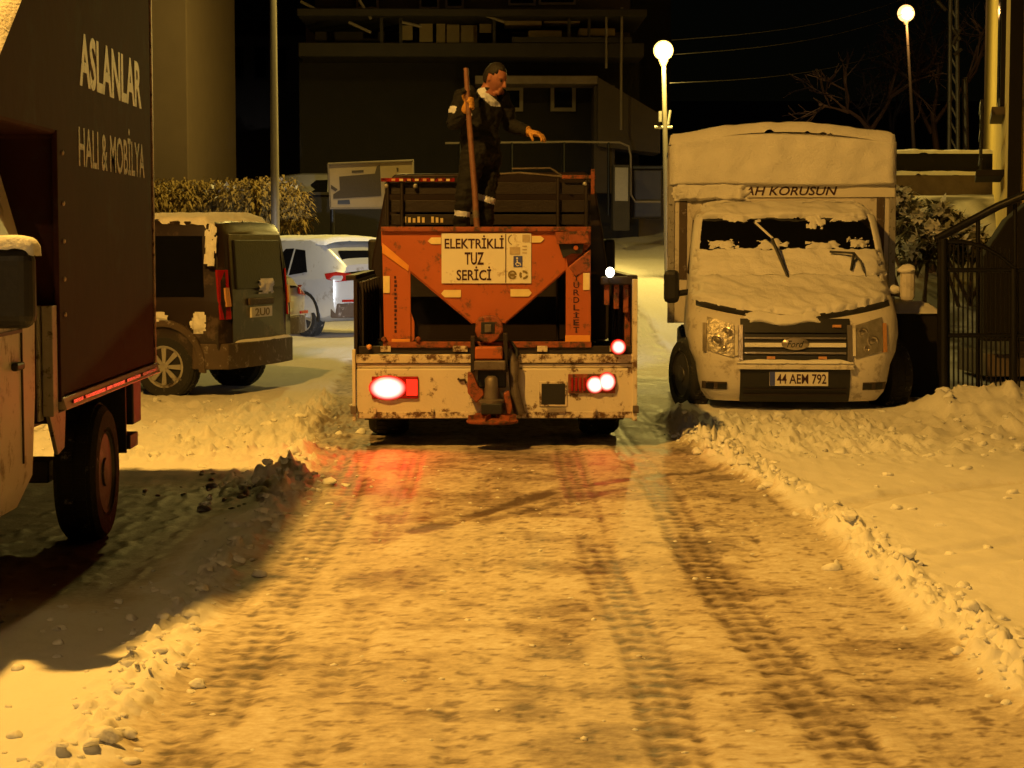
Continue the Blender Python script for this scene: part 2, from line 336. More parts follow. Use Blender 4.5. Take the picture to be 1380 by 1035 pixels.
gx = axis(np.concatenate([np.arange(-2.6, 3.4, .0165), np.arange(-5, -2.6, .05), np.arange(3.4, 6, .04)]), np.concatenate([np.linspace(-160, -5, 70) , 6 + (np.linspace(0, 1, 70) ** 2) * 160, np.arange(-14, -5, .3), np.arange(6, 14, .25)]))
ys = [-60, -30, -12, -5, 0, 2, 3.5, 4.6]; yv = 5.0
while yv < 26: ys.append(yv); yv += .021 * max(1, (yv / 6.5) ** 1.15)
while yv < 80: ys.append(yv); yv += .35
ys += [90, 110, 140, 200, 300]
gy = np.array(ys)
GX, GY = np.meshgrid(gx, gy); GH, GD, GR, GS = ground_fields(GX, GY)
ny, nx = GX.shape
co = np.stack([GX, GY, GH], -1).reshape(-1, 3)
idx = np.arange(ny * nx).reshape(ny, nx)
quads = np.stack([idx[:-1, :-1], idx[:-1, 1:], idx[1:, 1:], idx[1:, :-1]], -1).reshape(-1, 4)
fr = (GR[:-1, :-1] > .5).reshape(-1) & (GY[:-1, :-1].reshape(-1) > 4.6) & (GY[:-1, :-1].reshape(-1) < 60)
_b = M['snow'].node_tree.nodes['Principled BSDF']; _b.inputs['Subsurface Weight'].default_value = .6; _b.inputs['Subsurface Radius'].default_value = (1, 1, 1); _b.inputs['Subsurface Scale'].default_value = .03
def ground_mat():
    m = bpy.data.materials.new('ploughed_snow'); m.use_nodes = True; n = m.node_tree.nodes; l = m.node_tree.links
    b = n['Principled BSDF']; b.inputs['Specular IOR Level'].default_value = .35
    at_ = n.new('ShaderNodeAttribute'); at_.attribute_name = 'dirt'
    as_ = n.new('ShaderNodeAttribute'); as_.attribute_name = 'soil_unlit'
    tc = n.new('ShaderNodeTexCoord'); mp = n.new('ShaderNodeMapping'); mp.inputs['Scale'].default_value = (30, 40, 30)
    l.new(tc.outputs['Object'], mp.inputs[0])
    nz = n.new('ShaderNodeTexNoise'); nz.inputs['Scale'].default_value = 1; nz.inputs['Detail'].default_value = 7; nz.inputs['Roughness'].default_value = .7
    l.new(mp.outputs[0], nz.inputs['Vector'])
    ad = n.new('ShaderNodeMath'); ad.operation = 'MULTIPLY_ADD'; ad.inputs[1].default_value = .62; l.new(nz.outputs['Fac'], ad.inputs[0])
    sb = n.new('ShaderNodeMath'); sb.operation = 'SUBTRACT'; sb.inputs[1].default_value = .31; l.new(at_.outputs['Fac'], sb.inputs[0]); l.new(sb.outputs[0], ad.inputs[2])
    rp = n.new('ShaderNodeValToRGB'); e = rp.color_ramp.elements
    e[0].position = .05; e[0].color = (.78, .78, .79, 1); e[1].position = 1; e[1].color = (.10, .075, .06, 1)
    k = e.new(.35); k.color = (.60, .54, .46, 1); k = e.new(.65); k.color = (.32, .265, .22, 1)
    l.new(ad.outputs[0], rp.inputs[0])
    mx = n.new('ShaderNodeMix'); mx.data_type = 'RGBA'; mx.inputs[7].default_value = (.045, .034, .024, 1)
    l.new(as_.outputs['Fac'], mx.inputs[0]); l.new(rp.outputs[0], mx.inputs[6]); l.new(mx.outputs[2], b.inputs['Base Color'])
    rr = n.new('ShaderNodeMapRange'); rr.inputs[3].default_value = .72; rr.inputs[4].default_value = .48; l.new(at_.outputs['Fac'], rr.inputs[0]); l.new(rr.outputs[0], b.inputs['Roughness'])
    n3 = n.new('ShaderNodeTexNoise'); n3.inputs['Scale'].default_value = 38; n3.inputs['Detail'].default_value = 6; n3.inputs['Roughness'].default_value = .65; l.new(tc.outputs['Object'], n3.inputs['Vector'])
    bp = n.new('ShaderNodeBump'); bp.inputs['Strength'].default_value = .35; bp.inputs['Distance'].default_value = .010
    l.new(n3.outputs['Fac'], bp.inputs['Height']); l.new(bp.outputs[0], b.inputs['Normal'])
    return m
M['ground'] = ground_mat()
def sub_mesh(name, sel):
    q = quads[sel]; used = np.unique(q); rem = np.full(len(co), -1); rem[used] = np.arange(len(used)); q = rem[q]
    me = bpy.data.meshes.new(name); me.vertices.add(len(used)); me.vertices.foreach_set('co', co[used].astype(np.float32).ravel())
    me.loops.add(q.size); me.loops.foreach_set('vertex_index', q.astype(np.int32).ravel())
    me.polygons.add(len(q)); me.polygons.foreach_set('loop_start', np.arange(0, q.size, 4, dtype=np.int32))
    me.polygons.foreach_set('use_smooth', np.ones(len(q), bool))
    for nm, arr in (('dirt', GD), ('soil_unlit', GS)):
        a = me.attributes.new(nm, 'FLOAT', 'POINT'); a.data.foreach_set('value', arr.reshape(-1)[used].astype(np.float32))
    me.update(); me.validate()
    return tag(obj(name, me, M['ground']), kind='structure')
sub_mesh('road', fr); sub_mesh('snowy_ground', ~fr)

# ------------------------------------------------------------------ loose snow clods along the ridges
def ico_lump(sub, seed):
    bm = bmesh.new(); bmesh.ops.create_icosphere(bm, subdivisions=sub, radius=1)
    rs = np.random.RandomState(seed); k = rs.randn(7, 3); ph = rs.rand(7) * 6
    cuts = [(Vector(rs.randn(3)).normalized(), .55 + .3 * rs.rand()) for _ in range(3)]
    vs_ = []
    for v in bm.verts:
        p = v.co.copy(); s = 1 + .16 * sum(math.sin(2.2 * float(np.dot(k[i], p)) + ph[i]) for i in range(7)) / 2
        for nrm, dd in cuts:
            q = p.dot(nrm)
            if q > dd: p = p - nrm * (q - dd) * .85
        vs_.append(tuple(p * s))
    fs = [tuple(x.index for x in f.verts) for f in bm.faces]; bm.free(); return vs_, fs
LUMPS = [ico_lump(2, i) for i in range(9)]; SMALL = [ico_lump(1, i + 20) for i in range(6)]
def clods(name, spots, m, label):
    mb = MB(); zz = ground_fields(np.array([a[0] for a in spots]), np.array([a[1] for a in spots]))[0]
    for (x, y, r, sq), z0 in zip(spots, zz):
        vs_, fs = random.choice(LUMPS if r > .022 else SMALL)
        q = Quaternion((random.gauss(0, 1), random.gauss(0, 1), random.gauss(0, 1), random.gauss(0, 1))).normalized().to_matrix()
        z = float(z0) + r * sq * random.uniform(-.25, .35)
        sc = Vector((r * random.uniform(.8, 1.35), r * random.uniform(.8, 1.35), r * sq))
        mb.add([(Vector((a.x * sc.x, a.y * sc.y, a.z * sc.z)) + Vector((x, y, z))) for a in (q @ Vector(v) for v in vs_)], fs)
    me = bpy.data.meshes.new(name); me.from_pydata(mb.v, [], mb.f); me.update()
    return tag(obj(name, me, m, None, 60), label, 'snow', kind='stuff')
sp = []
for _ in range(330):
    y = 5.4 + 9 * random.random() ** 1.2; r = min(.045, .006 + random.expovariate(1 / .011))
    sp.append((float(xl(np.array([y]))[0]) - .07 + random.gauss(0, .10), y, r, random.uniform(.45, .8)))
for _ in range(40): sp.append((random.uniform(-2.2, -1.25), random.uniform(5.6, 9), random.uniform(.008, .03), .7))
clods('snow_clods', sp, M['snow'], 'broken snow clods strewn along the ridge beside the box truck')
sp = []
for _ in range(420):
    y = 6 + 10.5 * random.random()
    if abs(y - 11.6) < .35: continue
    r = min(.045, .006 + random.expovariate(1 / .011)); sp.append((float(xr(np.array([y]))[0]) + .06 + random.gauss(0, .10), y, r, random.uniform(.6, 1)))
for _ in range(70): sp.append((random.uniform(2.0, 4.8), random.uniform(8.5, 14.5), random.uniform(.01, .04), .6))
clods('snow_clods', sp, M['snow'], 'broken snow clods strewn along the ridge on the right of the road')
sp = []
for _ in range(200): sp.append((random.uniform(-4.5, -1.0), random.uniform(13.4, 19), min(.06, .010 + random.expovariate(1 / .014)), random.uniform(.5, .9)))
for _ in range(90): sp.append((random.gauss(-1.42, .28), random.gauss(12.5, .6), min(.045, .010 + random.expovariate(1 / .012)), .7))
for _ in range(260): sp.append((random.uniform(1.6, 6), random.uniform(13.8, 17.2), min(.055, .008 + random.expovariate(1 / .012)), random.uniform(.5, .9)))
clods('snow_clods', sp, M['snow'], 'lumpy clods on the ploughed snow heaps in front of the parked vehicles')
sp = [(random.uniform(-1, 1.7), random.uniform(5.5, 14), random.uniform(.006, .016), .5) for _ in range(110)]
clods('snow_crumbs', sp, M['snow'], 'small snow crumbs scattered on the packed road')

# ------------------------------------------------------------------ shared builders
def adopt(root):                                   # parts built where they stand, carried by the root
    inv = Matrix.Translation(-root.location)
    for ch in root.children: ch.matrix_parent_inverse = inv
def solid(name, func, nu, nv, off, thick, m, parent, smooth=40, mask=None):
    """a shell patch lying on a surface func(a,b)->Vector, a,b in 0..1"""
    e = 1e-3; P0 = []; N = []
    for j in range(nv):
        for i in range(nu):
            a = i / (nu - 1); b = j / (nv - 1)
            a0, a1 = max(a - e, 0), min(a + e, 1); b0, b1 = max(b - e, 0), min(b + e, 1)
            p = func(a, b); n = (func(a1, b) - func(a0, b)).cross(func(a, b1) - func(a, b0))
            if n.length > 0: n.normalize()
            P0.append(p); N.append(n)
    mb = MB(); k = nu * nv
    mb.v = [tuple(p + n * (off + thick)) for p, n in zip(P0, N)] + [tuple(p + n * off) for p, n in zip(P0, N)]
    q = [(j * nu + i, j * nu + i + 1, (j + 1) * nu + i + 1, (j + 1) * nu + i) for j in range(nv - 1) for i in range(nu - 1)]
    mb.f = q + [tuple(x + k for x in reversed(f)) for f in q]
    ring = [i for i in range(nu)] + [j * nu + nu - 1 for j in range(1, nv)] + [(nv - 1) * nu + i for i in range(nu - 2, -1, -1)] + [j * nu for j in range(nv - 2, 0, -1)]
    mb.f += [(ring[i], ring[(i + 1) % len(ring)], ring[(i + 1) % len(ring)] + k, ring[i] + k) for i in range(len(ring))]
    return mb.build(name, m, parent, smooth)
def snow_on(name, func, nu, nv, T, edge, rag, seed, m, parent, sign=1, noise=.3, ns=6, blob=False):
    """a snow blanket with a ragged edge lying on func(a,b); edge is in a,b units"""
    e = 2e-3; vs_ = []; keep = []
    for j in range(nv):
        for i in range(nu):
            a = i / (nu - 1); b = j / (nv - 1)
            a0, a1 = max(a - e, 0), min(a + e, 1); b0, b1 = max(b - e, 0), min(b + e, 1)
            n = (func(a1, b) - func(a0, b)).cross(func(a, b1) - func(a, b0)); n = n.normalized() * sign if n.length else Vector((0, 0, 1))
            P_ = func(a, b); q1 = P_.x + .6 * P_.y; q2 = P_.z + .8 * P_.y; kf = ns if not blob else 30
            d = min(a, 1 - a, b, 1 - b) - rag * (float(fbm(q1 * kf, q2 * kf, 3, seed)) * .7 + .35)
            if blob: d = .42 - math.hypot(a - .5, b - .5) + .35 * float(fbm(a * ns * .5, b * ns * .5, 3, seed + 2))
            t = T * (max(0, min(1, d / edge)) ** .45) * (1 + noise * float(fbm(q1 * kf * .45, q2 * kf * .45, 3, seed + 5))) if d > 0 else -.004
            vs_.append(tuple(P_ + n * t)); keep.append(d > -edge * .4)
    mb = MB(); mb.v = vs_
    mb.f = [f for f in ((j * nu + i, j * nu + i + 1, (j + 1) * nu + i + 1, (j + 1) * nu + i) for j in range(nv - 1) for i in range(nu - 1)) if any(keep[x] for x in f)]
    me = bpy.data.meshes.new(name); me.from_pydata(mb.v, [], mb.f); me.update()
    return obj(name, me, m, parent, 180)
def wheel(parent, c, ax, Rr, Wd, rimm, spokes=0, face=1):
    ax = Vector(ax).normalized(); c = Vector(c); h = Wd / 2
    mb = MB().lathe([(Rr * .60, -h * .8), (Rr * .66, -h), (Rr * .90, -h), (Rr * .98, -h * .78), (Rr, -h * .5), (Rr, h * .5), (Rr * .98, h * .78), (Rr * .90, h), (Rr * .66, h), (Rr * .60, h * .8)], c, ax, 36)
    e1 = ax.orthogonal().normalized(); e2 = ax.cross(e1)
    for k in range(40):                            # tread blocks
        t = 2 * math.pi * k / 40
        for sgn in (-1, 1):
            d = e1 * math.cos(t + sgn * .03) + e2 * math.sin(t + sgn * .03); q = ax.cross(d)
            p = c + d * (Rr + .001) + ax * sgn * h * .34; s = .022
            mb.poly([p + q * s + ax * h * .26, p - q * s + ax * h * .26, p - q * s - ax * h * .26, p + q * s - ax * h * .26], d * .007)
    w_ = mb.build('wheel', M['rubber'], parent, 35)
    rb = MB()
    if spokes:
        rb.lathe([(Rr * .56, h * .55), (Rr * .64, h * .98), (Rr * .66, h * 1.02), (Rr * .60, h * 1.03), (Rr * .55, h * .8), (Rr * .52, h * .5)], c, ax * face, 32)
        for k in range(spokes):
            t = 2 * math.pi * k / spokes; d = e1 * math.cos(t) + e2 * math.sin(t); q = ax.cross(d)
            A = c + ax * face * h * .88
            rb.poly([A + d * Rr * .10 + q * Rr * .05, A + d * Rr * .58 + q * Rr * .085, A + d * Rr * .58 - q * Rr * .085, A + d * Rr * .10 - q * Rr * .05], ax * face * h * .13)
        rb.lathe([(Rr * .13, h * .8), (Rr * .13, h * 1.0), (Rr * .09, h * 1.04)], c, ax * face, 16)
        MB().lathe([(Rr * .58, h * .2), (Rr * .58, h * .45)], c, ax * face, 24).build('brake_disc', M['black'], w_)
    else:
        rb.lathe([(Rr * .62, h * .85), (Rr * .60, h * .95), (Rr * .52, h * .70), (Rr * .40, h * .50), (Rr * .24, h * .62), (Rr * .20, h * .95), (Rr * .08, h * .98)], c, ax * face, 28)
        for k in range(6):
            t = 2 * math.pi * k / 6; d = e1 * math.cos(t) + e2 * math.sin(t)
            rb.lathe([(.014, h * .55), (.014, h * .78)], c + d * Rr * .32, ax * face, 8)
    rb.build('rim', rimm, w_, 35)
    return w_
def carve(o, cutters):                             # wheel arches: cut away, then the cutters are gone
    for mb in cutters:
        c = mb.build('cut', None); md = o.modifiers.new('b', 'BOOLEAN'); md.operation = 'DIFFERENCE'; md.object = c; md.solver = 'EXACT'
        bpy.context.view_layer.update()
        dg = bpy.context.evaluated_depsgraph_get(); me = bpy.data.meshes.new_from_object(o.evaluated_get(dg))
        o.modifiers.clear(); old = o.data; o.data = me; bpy.data.meshes.remove(old); bpy.data.objects.remove(c)
    me = o.data; me.polygons.foreach_set('use_smooth', [True] * len(me.polygons)); me.set_sharp_from_angle(angle=R(38))
def lofted(st):
    """car shell from stations (y, lean, wl, wb, wr, zl, zb, zt); returns mesh builder and side(y,z)"""
    def sec(s):
        y, ln, wl, wb, wr, zl, zb, zt = s
        zm = (zl + zb) / 2; hi = max(zt - zb, .02); r = min(.09, hi * .4)
        half = [(0, zl), (wl * .86, zl), (wl * .97, zl + .06), (wl, zl + .16), ((wl + wb) / 2 + .006, zm), (wb, zb - .03), (wb - .012, zb), (wb + (wr - wb) * .5, zb + (hi - r) * .5), (wr, zt - r), (wr - r * .3, zt - r * .35), (wr - r * .9, zt - r * .05), (wr * .5, zt + .012), (0, zt + .018)]
        pts = [(x, z) for x, z in half] + [(-x, z) for x, z in half[-2:0:-1]]
        return [(x, y + ln * max(0, (z - zb) / hi), z) for x, z in pts]
    mb = MB(); secs = [sec(s) for s in st]; n = len(secs[0])
    for s in secs: mb.v += s
    mb.f = [(i * n + k, i * n + (k + 1) % n, (i + 1) * n + (k + 1) % n, (i + 1) * n + k) for i in range(len(secs) - 1) for k in range(n)]
    mb.f += [tuple(range(n - 1, -1, -1)), tuple((len(secs) - 1) * n + k for k in range(n))]
    def side(y, z):
        for a, b in zip(st[:-1], st[1:]):
            if y <= b[0] or b is st[-1]:
                t = min(1, max(0, (y - a[0]) / (b[0] - a[0]))); s = [p + (q - p) * t for p, q in zip(a, b)]; break
        _, ln, wl, wb, wr, zl, zb, zt = s; hi = zt - zb; r = min(.09, hi * .4)
        if z <= zb: return wl + (wb - wl) * max(0, min(1, (z - zl - .16) / (zb - zl - .16)))
        return wb - .012 + (wr - wb + .012) * min(1, (z - zb) / (hi - r))
    return mb, side
def side_panel(name, pts, side, sgn, m, parent, th=.012):
    ins = [(sgn * (side(y, z) - .012), y, z) for y, z in pts]
    return poly(name, ins, (sgn * (th + .012), 0, 0), m, parent)

# ------------------------------------------------------------------ street lamps (the near one stands just outside the left edge of the view)
def cobra(loc, Hh, reach, power, colr, label, rz=0, size=.16, slim=1):
    r = empty('street_lamp', loc, rz, label, 'street lamp', 'tall street lamps')
    MB().tube([(0, 0, 0), (0, 0, .5), (0, 0, Hh - .6), (0, 0, Hh - .3)], [.12 * slim, .105 * slim, .055 * slim, .05 * slim], 14).build('post', M['pole'], r, 50)
    MB().lathe([(.19, 0), (.19, .03), (.13, .06)], (0, 0, 0), n=14).build('base_plate', M['pole'], r)
    tube('arm', [(0, 0, Hh - .3), (.03, 0, Hh - .12), (.18, 0, Hh + .02), (reach - .3, 0, Hh + .12)], .035, M['pole'], r)
    h = MB().lathe([(.03, -.36), (.09, -.3), (.15, -.1), (.16, .12), (.10, .32), (.02, .36)], (reach, 0, Hh + .13), (1, 0, 0), 14)
    h.v = [(x, y, Hh + .13 + (z - Hh - .13) * .5) for x, y, z in h.v]; h.build('lamp_head', M['pole'], r, 50)
    MB().lathe([(.11, 0), (.11, -.03), (.07, -.07), (.01, -.085)], (reach, 0, Hh + .07), (0, 0, 1), 16).build('lamp_lens', M['bulb_o'], r, 50)
    light('lamp_light', 'SPOT', (reach, 0, Hh - .06), power, colr, r, size, 165, .35, (0, 0, -1))
    return r
cobra((-4.95, 9.3, gz(-4.95, 9.3) - .05), 9.0, 1.25, KEY_W, SODIUM, 'tall sodium street lamp at the kerb beside the brown box truck')
cobra((-4.95, -14.7, gz(-4.95, -14.7) - .05), 9.0, 1.25, KEY_W * .9, (1.0, .60, .20), 'unseen street lamp added behind us on the left kerb as fill light')  # out-of-view lamp added for frontal fill
p = at(371, 305, 33.5)
cobra((p.x, 33.5, gz(p.x, 33.5) - .05), 9.2, 1.3, 1600, YELLOW, 'thin grey street lamp post rising in front of the dry hedge', R(-35), slim=.8)
# globe lamp on the hill road
def globe_lamp(px, py, Y, gr, power, colr, bm, label, foot):
    top = at(px, py, Y); ft = at(*foot, Y); zg = gz(ft.x, Y) - .05; ft.z = zg
    r = empty('globe_lamp', ft, 0, label, 'street lamp')
    d = top - ft
    MB().tube([(0, 0, 0), d * .5, d - d.normalized() * gr * .8], [.075, .055, .04], 10).build('post', M['pole'], r, 50)
    MB().lathe([(gr * math.sin(math.pi * k / 12), -gr * math.cos(math.pi * k / 12)) for k in range(13)], d, (0, 0, 1), 20).build('globe', bm, r, 60)
    MB().lathe([(.05, -.1), (.09, -.02), (.09, .03)], d - Vector((0, 0, gr)), (0, 0, 1), 12).build('globe_collar', M['pole'], r)
    light('lamp_light', 'POINT', tuple(d + Vector((0, -gr - .12, -.05))), power, colr, r, .12)
    return r, d
gl, d = globe_lamp(894, 68, 37, .19, 1300, YELLOW, M['bulb_y'], 'yellow globe street lamp glowing above the snowy box van', (901, 300))
zb_ = d.z - 1.45
MB().tube([(-.16 + d.x, 0, zb_), (.18 + d.x, 0, zb_)], .03, 8).tube([(d.x - .06, -.05, zb_ + .1), (d.x - .06, -.05, zb_ + .3)], .035, 8).tube([(d.x + .1, 0, zb_ + .05), (d.x + .14, 0, zb_ + .32)], .025, 8).build('cable_bracket', M['galv'], gl)
globe_lamp(1221, 18, 62, .27, 380, (1, .5, .14), M['bulb_o'], 'distant orange street lamp on a leaning post behind the snowy trees', (1236, 240))

# ------------------------------------------------------------------ brown box truck on the left
T = empty('box_truck', (-3.05, 10.4, 0), 0, 'dark brown box truck with silver lettering, parked facing us at the left edge', 'truck')
X1 = -2.0; X0 = -4.1
# side outline (y, z): main box with a wedge over the cab
prof = [(11.8, .86), (9.17, .86), (9.17, 2.10), (7.75, 2.10), (7.72, 2.18), (9.25, 3.22), (11.8, 3.22)]
MB().poly([(X1, y, z) for y, z in prof], (X0 - X1, 0, 0)).build('box_body', M['boxbrown'], T, None, .02)
MB().box((X1 - .02, 9.14, .84), (X1 + .006, 9.20, 2.12)).build('corner_trim', M['boxbrown'], T, None, .004)
MB().box((X1 - .02, 11.775, .84), (X1 + .008, 11.815, 3.23)).build('corner_trim', M['letter2'], T, None, .004)
rail = MB().poly([(X1 + .012, 9.15, .86), (X1 + .030, 9.15, .80), (X1 - .05, 9.15, .80), (X1 - .05, 9.15, .86)], (0, 2.66, 0)).build('bottom_rail', M['chrome'], T, None, .004)
for y, l_ in ((9.3, .22), (9.58, .5), (10.12, .16), (10.3, .34), (10.7, .42), (11.2, .5)):
    MB().box((X1 + .024, y, .820), (X1 + .031, y + l_, .838)).build('red_glow_strip', M['red_tape_glow'], rail)  # red colour stands in for tail lamp light reflected along the rail
for z in (2.02, 1.78, 1.60, 1.42, 1.25):
    MB().lathe([(.012, 0), (.011, .006), (.004, .009)], (X1 + .004, 9.26, z), (1, 0, 0), 10).build('rivet', M['letter'], T, 40)
for i, (tx, z, m_) in enumerate((('ASLANLAR', 2.37, M['letter']), ('HALI & MOBİLYA', 1.97, M['letter2']))):
    text('lettering', tx, (X1 + .0012, 9.70 - .05 * i, z), (0, 1, 0), (0, 0, 1), .27 if i == 0 else .265, 1.74 + .12 * i, m_, T, bold=.028 if i == 0 else .012)
# wet snow on the sloping face above the cab and the roof
snow_on('snow_cover', lambda a, b: Vector((X0 + .02 + (X1 - X0 + .02) * a, 7.70 + 1.56 * b, 2.19 + 1.06 * b)), 60, 40, .05, .03, .01, 3, M['vsnow'], T, 1)
snow_on('snow_cover', lambda a, b: Vector((X0 + .03 + (X1 - X0 - .06) * a, 9.2 + 2.55 * b, 3.22)), 50, 60, .10, .05, .02, 4, M['vsnow'], T, 1)
# galvanised corner post below the wedge and its bracket
MB().box((X1 - .055, 9.02, .78), (X1 - .004, 9.12, 1.30)).box((X1 - .075, 8.98, .76), (X1 - .060, 9.06, 1.30)).build('corner_post', M['galv'], T, None, .004)
MB().poly([(X1 - .03, 9.05, .78), (X1 - .03, 9.40, .78), (X1 - .03, 9.36, .60), (X1 - .03, 9.22, .58)], (-.02, 0, 0)).build('bracket', M['galv'], T, None, .003)
# chassis, axle, wheels
MB().box((-3.5, 6.6, .52), (-3.38, 11.7, .68)).box((-2.72, 6.6, .52), (-2.6, 11.7, .68)).box((-3.9, 10.2, .32), (-2.3, 10.42, .44)).box((-4.05, 9.3, .72), (-2.05, 9.42, .85)).box((-4.05, 11.4, .72), (-2.05, 11.5, .85)).build('chassis', M['darkmetal'], T, None, .008)
for sx, fc in ((-2.12, 1), (-4.0, -1)): wheel(T, (sx, 10.32, .365), (1, 0, 0), .365, .22, M['rim_dark'], 0, fc)
for sx, fc in ((-2.2, 1), (-3.95, -1)): wheel(T, (sx, 7.05, .355), (1, 0, 0), .355, .20, M['rim_dark'], 0, fc)
MB().box((-2.28, 10.92, .40), (-2.02, 10.94, .84)).box((-2.26, 10.94, .42), (-2.0, 11.18, .50)).build('mud_flap', M['black'], T, None, .004)
MB().box((-2.10, 11.05, .55), (-2.0, 11.3, .84)).build('tool_box', M['black'], T, None, .01)
# cab
def cab_side(y, z):                                     # half breadth of the cab leans in above the belt
    return -2.03 - .30 * max(0, z - 1.28) ** 1.2 * .8
cabm = MB(); lv = [(.42, 6.35, 8.65), (.55, 6.28, 8.78), (.9, 6.2, 8.86), (1.28, 6.25, 8.88), (1.62, 6.62, 8.88), (1.95, 6.98, 8.84), (2.06, 7.2, 8.7)]
for z, ya, yb in lv:
    xr_ = cab_side(0, z) - (.05 if z > 2 else 0) - (.04 if z < .5 else 0); xl_ = -6.1 - xr_
    cabm.v += [(xr_ - .25, ya, z), (xr_ - .06, ya + .08, z), (xr_, ya + .3, z), (xr_, yb - .1, z), (xr_ - .08, yb, z), (xl_ + .08, yb, z), (xl_, yb - .1, z), (xl_, ya + .3, z), (xl_ + .06, ya + .08, z), (xl_ + .25, ya, z)]
cabm.f = [(i * 10 + k, i * 10 + (k + 1) % 10, i * 10 + 10 + (k + 1) % 10, i * 10 + 10 + k) for i in range(len(lv) - 1) for k in range(10)] + [tuple(range(9, -1, -1)), tuple(60 + k for k in range(10))]
cb = cabm.build('cab', M['cabgrey'], T)
carve(cb, [MB().lathe([(.47, -2.5), (.47, 2.5)], (-3.05, 7.05, .36), (1, 0, 0), 32)])
def cpt(y, z, o=0): return (cab_side(y, z) + o, y, z)
MB().poly([cpt(7.05, 1.34, -.01), cpt(8.32, 1.34, -.01), cpt(8.20, 1.90, -.01), cpt(7.45, 1.90, -.01)], (.016, 0, 0)).build('side_window', M['glass'], T)
MB().tube([cpt(8.34, 1.30, .004), cpt(8.33, 1.55, .006), cpt(8.28, 1.75, .006), cpt(8.22, 1.87, .004), cpt(8.06, 1.95, 0)], .022, 8).tube([cpt(8.39, 1.30, .0), cpt(8.38, 1.55, .0), cpt(8.33, 1.78, .0), cpt(8.25, 1.93, -.004)], .02, 8).build('window_frame', M['galv'], T, 50)
MB().poly([(-3.95, 6.27, 1.34), (-2.2, 6.27, 1.34), (-2.35, 6.95, 1.98), (-3.8, 6.95, 1.98)], (0, -.01, .012)).build('windscreen', M['glass'], T)
dr = MB().box((-2.034, 7.0, 1.20), (-2.020, 8.5, 1.215)).box((-2.034, 8.5, .62), (-2.022, 8.512, 1.30)).build('door_seam', M['black'], T)
MB().box((-2.03, 8.32, 1.04), (-2.0, 8.46, 1.075)).build('door_handle', M['black'], T, None, .01)
mir = MB().box((-1.96, 7.38, 1.265), (-1.715, 7.50, 1.575)).build('mirror', M['black'], T, None, .05, 4)
for z_ in (1.34, 1.5): tube('mirror_arm', [(-2.09, 7.55, z_), (-1.95, 7.48, z_ + .01)], .022, M['black'], mir)
snow_on('snow_cap', lambda a, b: Vector((-1.97 + .265 * a, 7.365 + .15 * b, 1.572 - .10 * (a - .5) ** 2)), 20, 14, .05, .12, .01, 9, M['snow'], mir, 1, .15)
adopt(T)

# ------------------------------------------------------------------ salt spreading truck
SX, SY = .095, 15.0
S = empty('salt_spreader_truck', (SX, SY, 0), 0, 'white salt spreading truck seen from behind with an orange hopper in its bed', 'truck')
def lx(px, y=0): return at(px, 325, SY + y).x - SX
def lz(py, y=0): return at(650, py, SY + y).z
def rect(px0, py0, px1, py1, y, th, m, name, parent=S, bev=.004):
    return box(name, (lx(px0, y), y - th, lz(py1, y)), (lx(px1, y), y, lz(py0, y)), m, parent, bev)
# chassis and wheels
MB().box((-.50, .15, .42), (-.40, 5.0, .58)).box((.30, .15, .42), (.40, 5.0, .58)).box((-.8, .95, .34), (.75, 1.12, .46)).box((-.9, .18, .48), (.85, .26, .6)).build('chassis', M['darkmetal'], S, None, .008)
for c in ((-.87, 1.03), (.87, 1.03)):
    wheel(S, (c[0], c[1], .38), (1, 0, 0), .38, .32, M['rim_dark'], 0, 1 if c[0] > 0 else -1)
for c in ((-.82, 4.3), (.82, 4.3)):
    wheel(S, (c[0], c[1], .38), (1, 0, 0), .38, .22, M['rim_dark'], 0, 1 if c[0] > 0 else -1)
for x in (-1.04, .70): box('mud_flap', (x, .42, .17), (x + .34, .435, .56), M['black'], S, .003)
box('bed_floor', (-1.09, .06, .60), (1.09, 2.75, .70), M['darkmetal'], S)
# tailgate
tg = rect(480, 496, 856, 556, .03, .055, M['bedwhite'], 'tailgate', S, .01)
rect(479, 477, 857, 489, .022, .055, M['bedrust'], 'tailgate_rail', tg, .008)
rect(480, 490, 857, 495, .036, .05, M['bedwhite'], 'tailgate_rail', tg, .003)
rect(481, 554, 855, 563, .026, .055, M['bedrust'], 'tailgate_rail', tg, .006)
rect(483, 466, 853, 476, .06, .05, M['darkmetal'], 'tailgate_rail', tg, .004)
for k, px in enumerate((512, 610, 724, 822)):
    rect(px, 466, px + 14 + 6 * (k % 2), 474, .008, .02, M['bedrust'], 'hinge', tg, .003)
for px in (502, 580, 735, 800): rect(px, 550, px + 4, 560, -.03, .02, M['bedrust'], 'latch', tg, .002)
for px0, px1, t0 in ((474.5, 479, 470), (852, 858.5, 376)):
    rect(px0, t0, px1, 566, .04, .09, M['bedwhite'], 'corner_post', S, .005)
rect(471.5, 546, 480, 556, .0, .07, M['steel'], 'latch', S, .004); rect(853, 546, 861, 556, .0, .07, M['steel'], 'latch', S, .004)
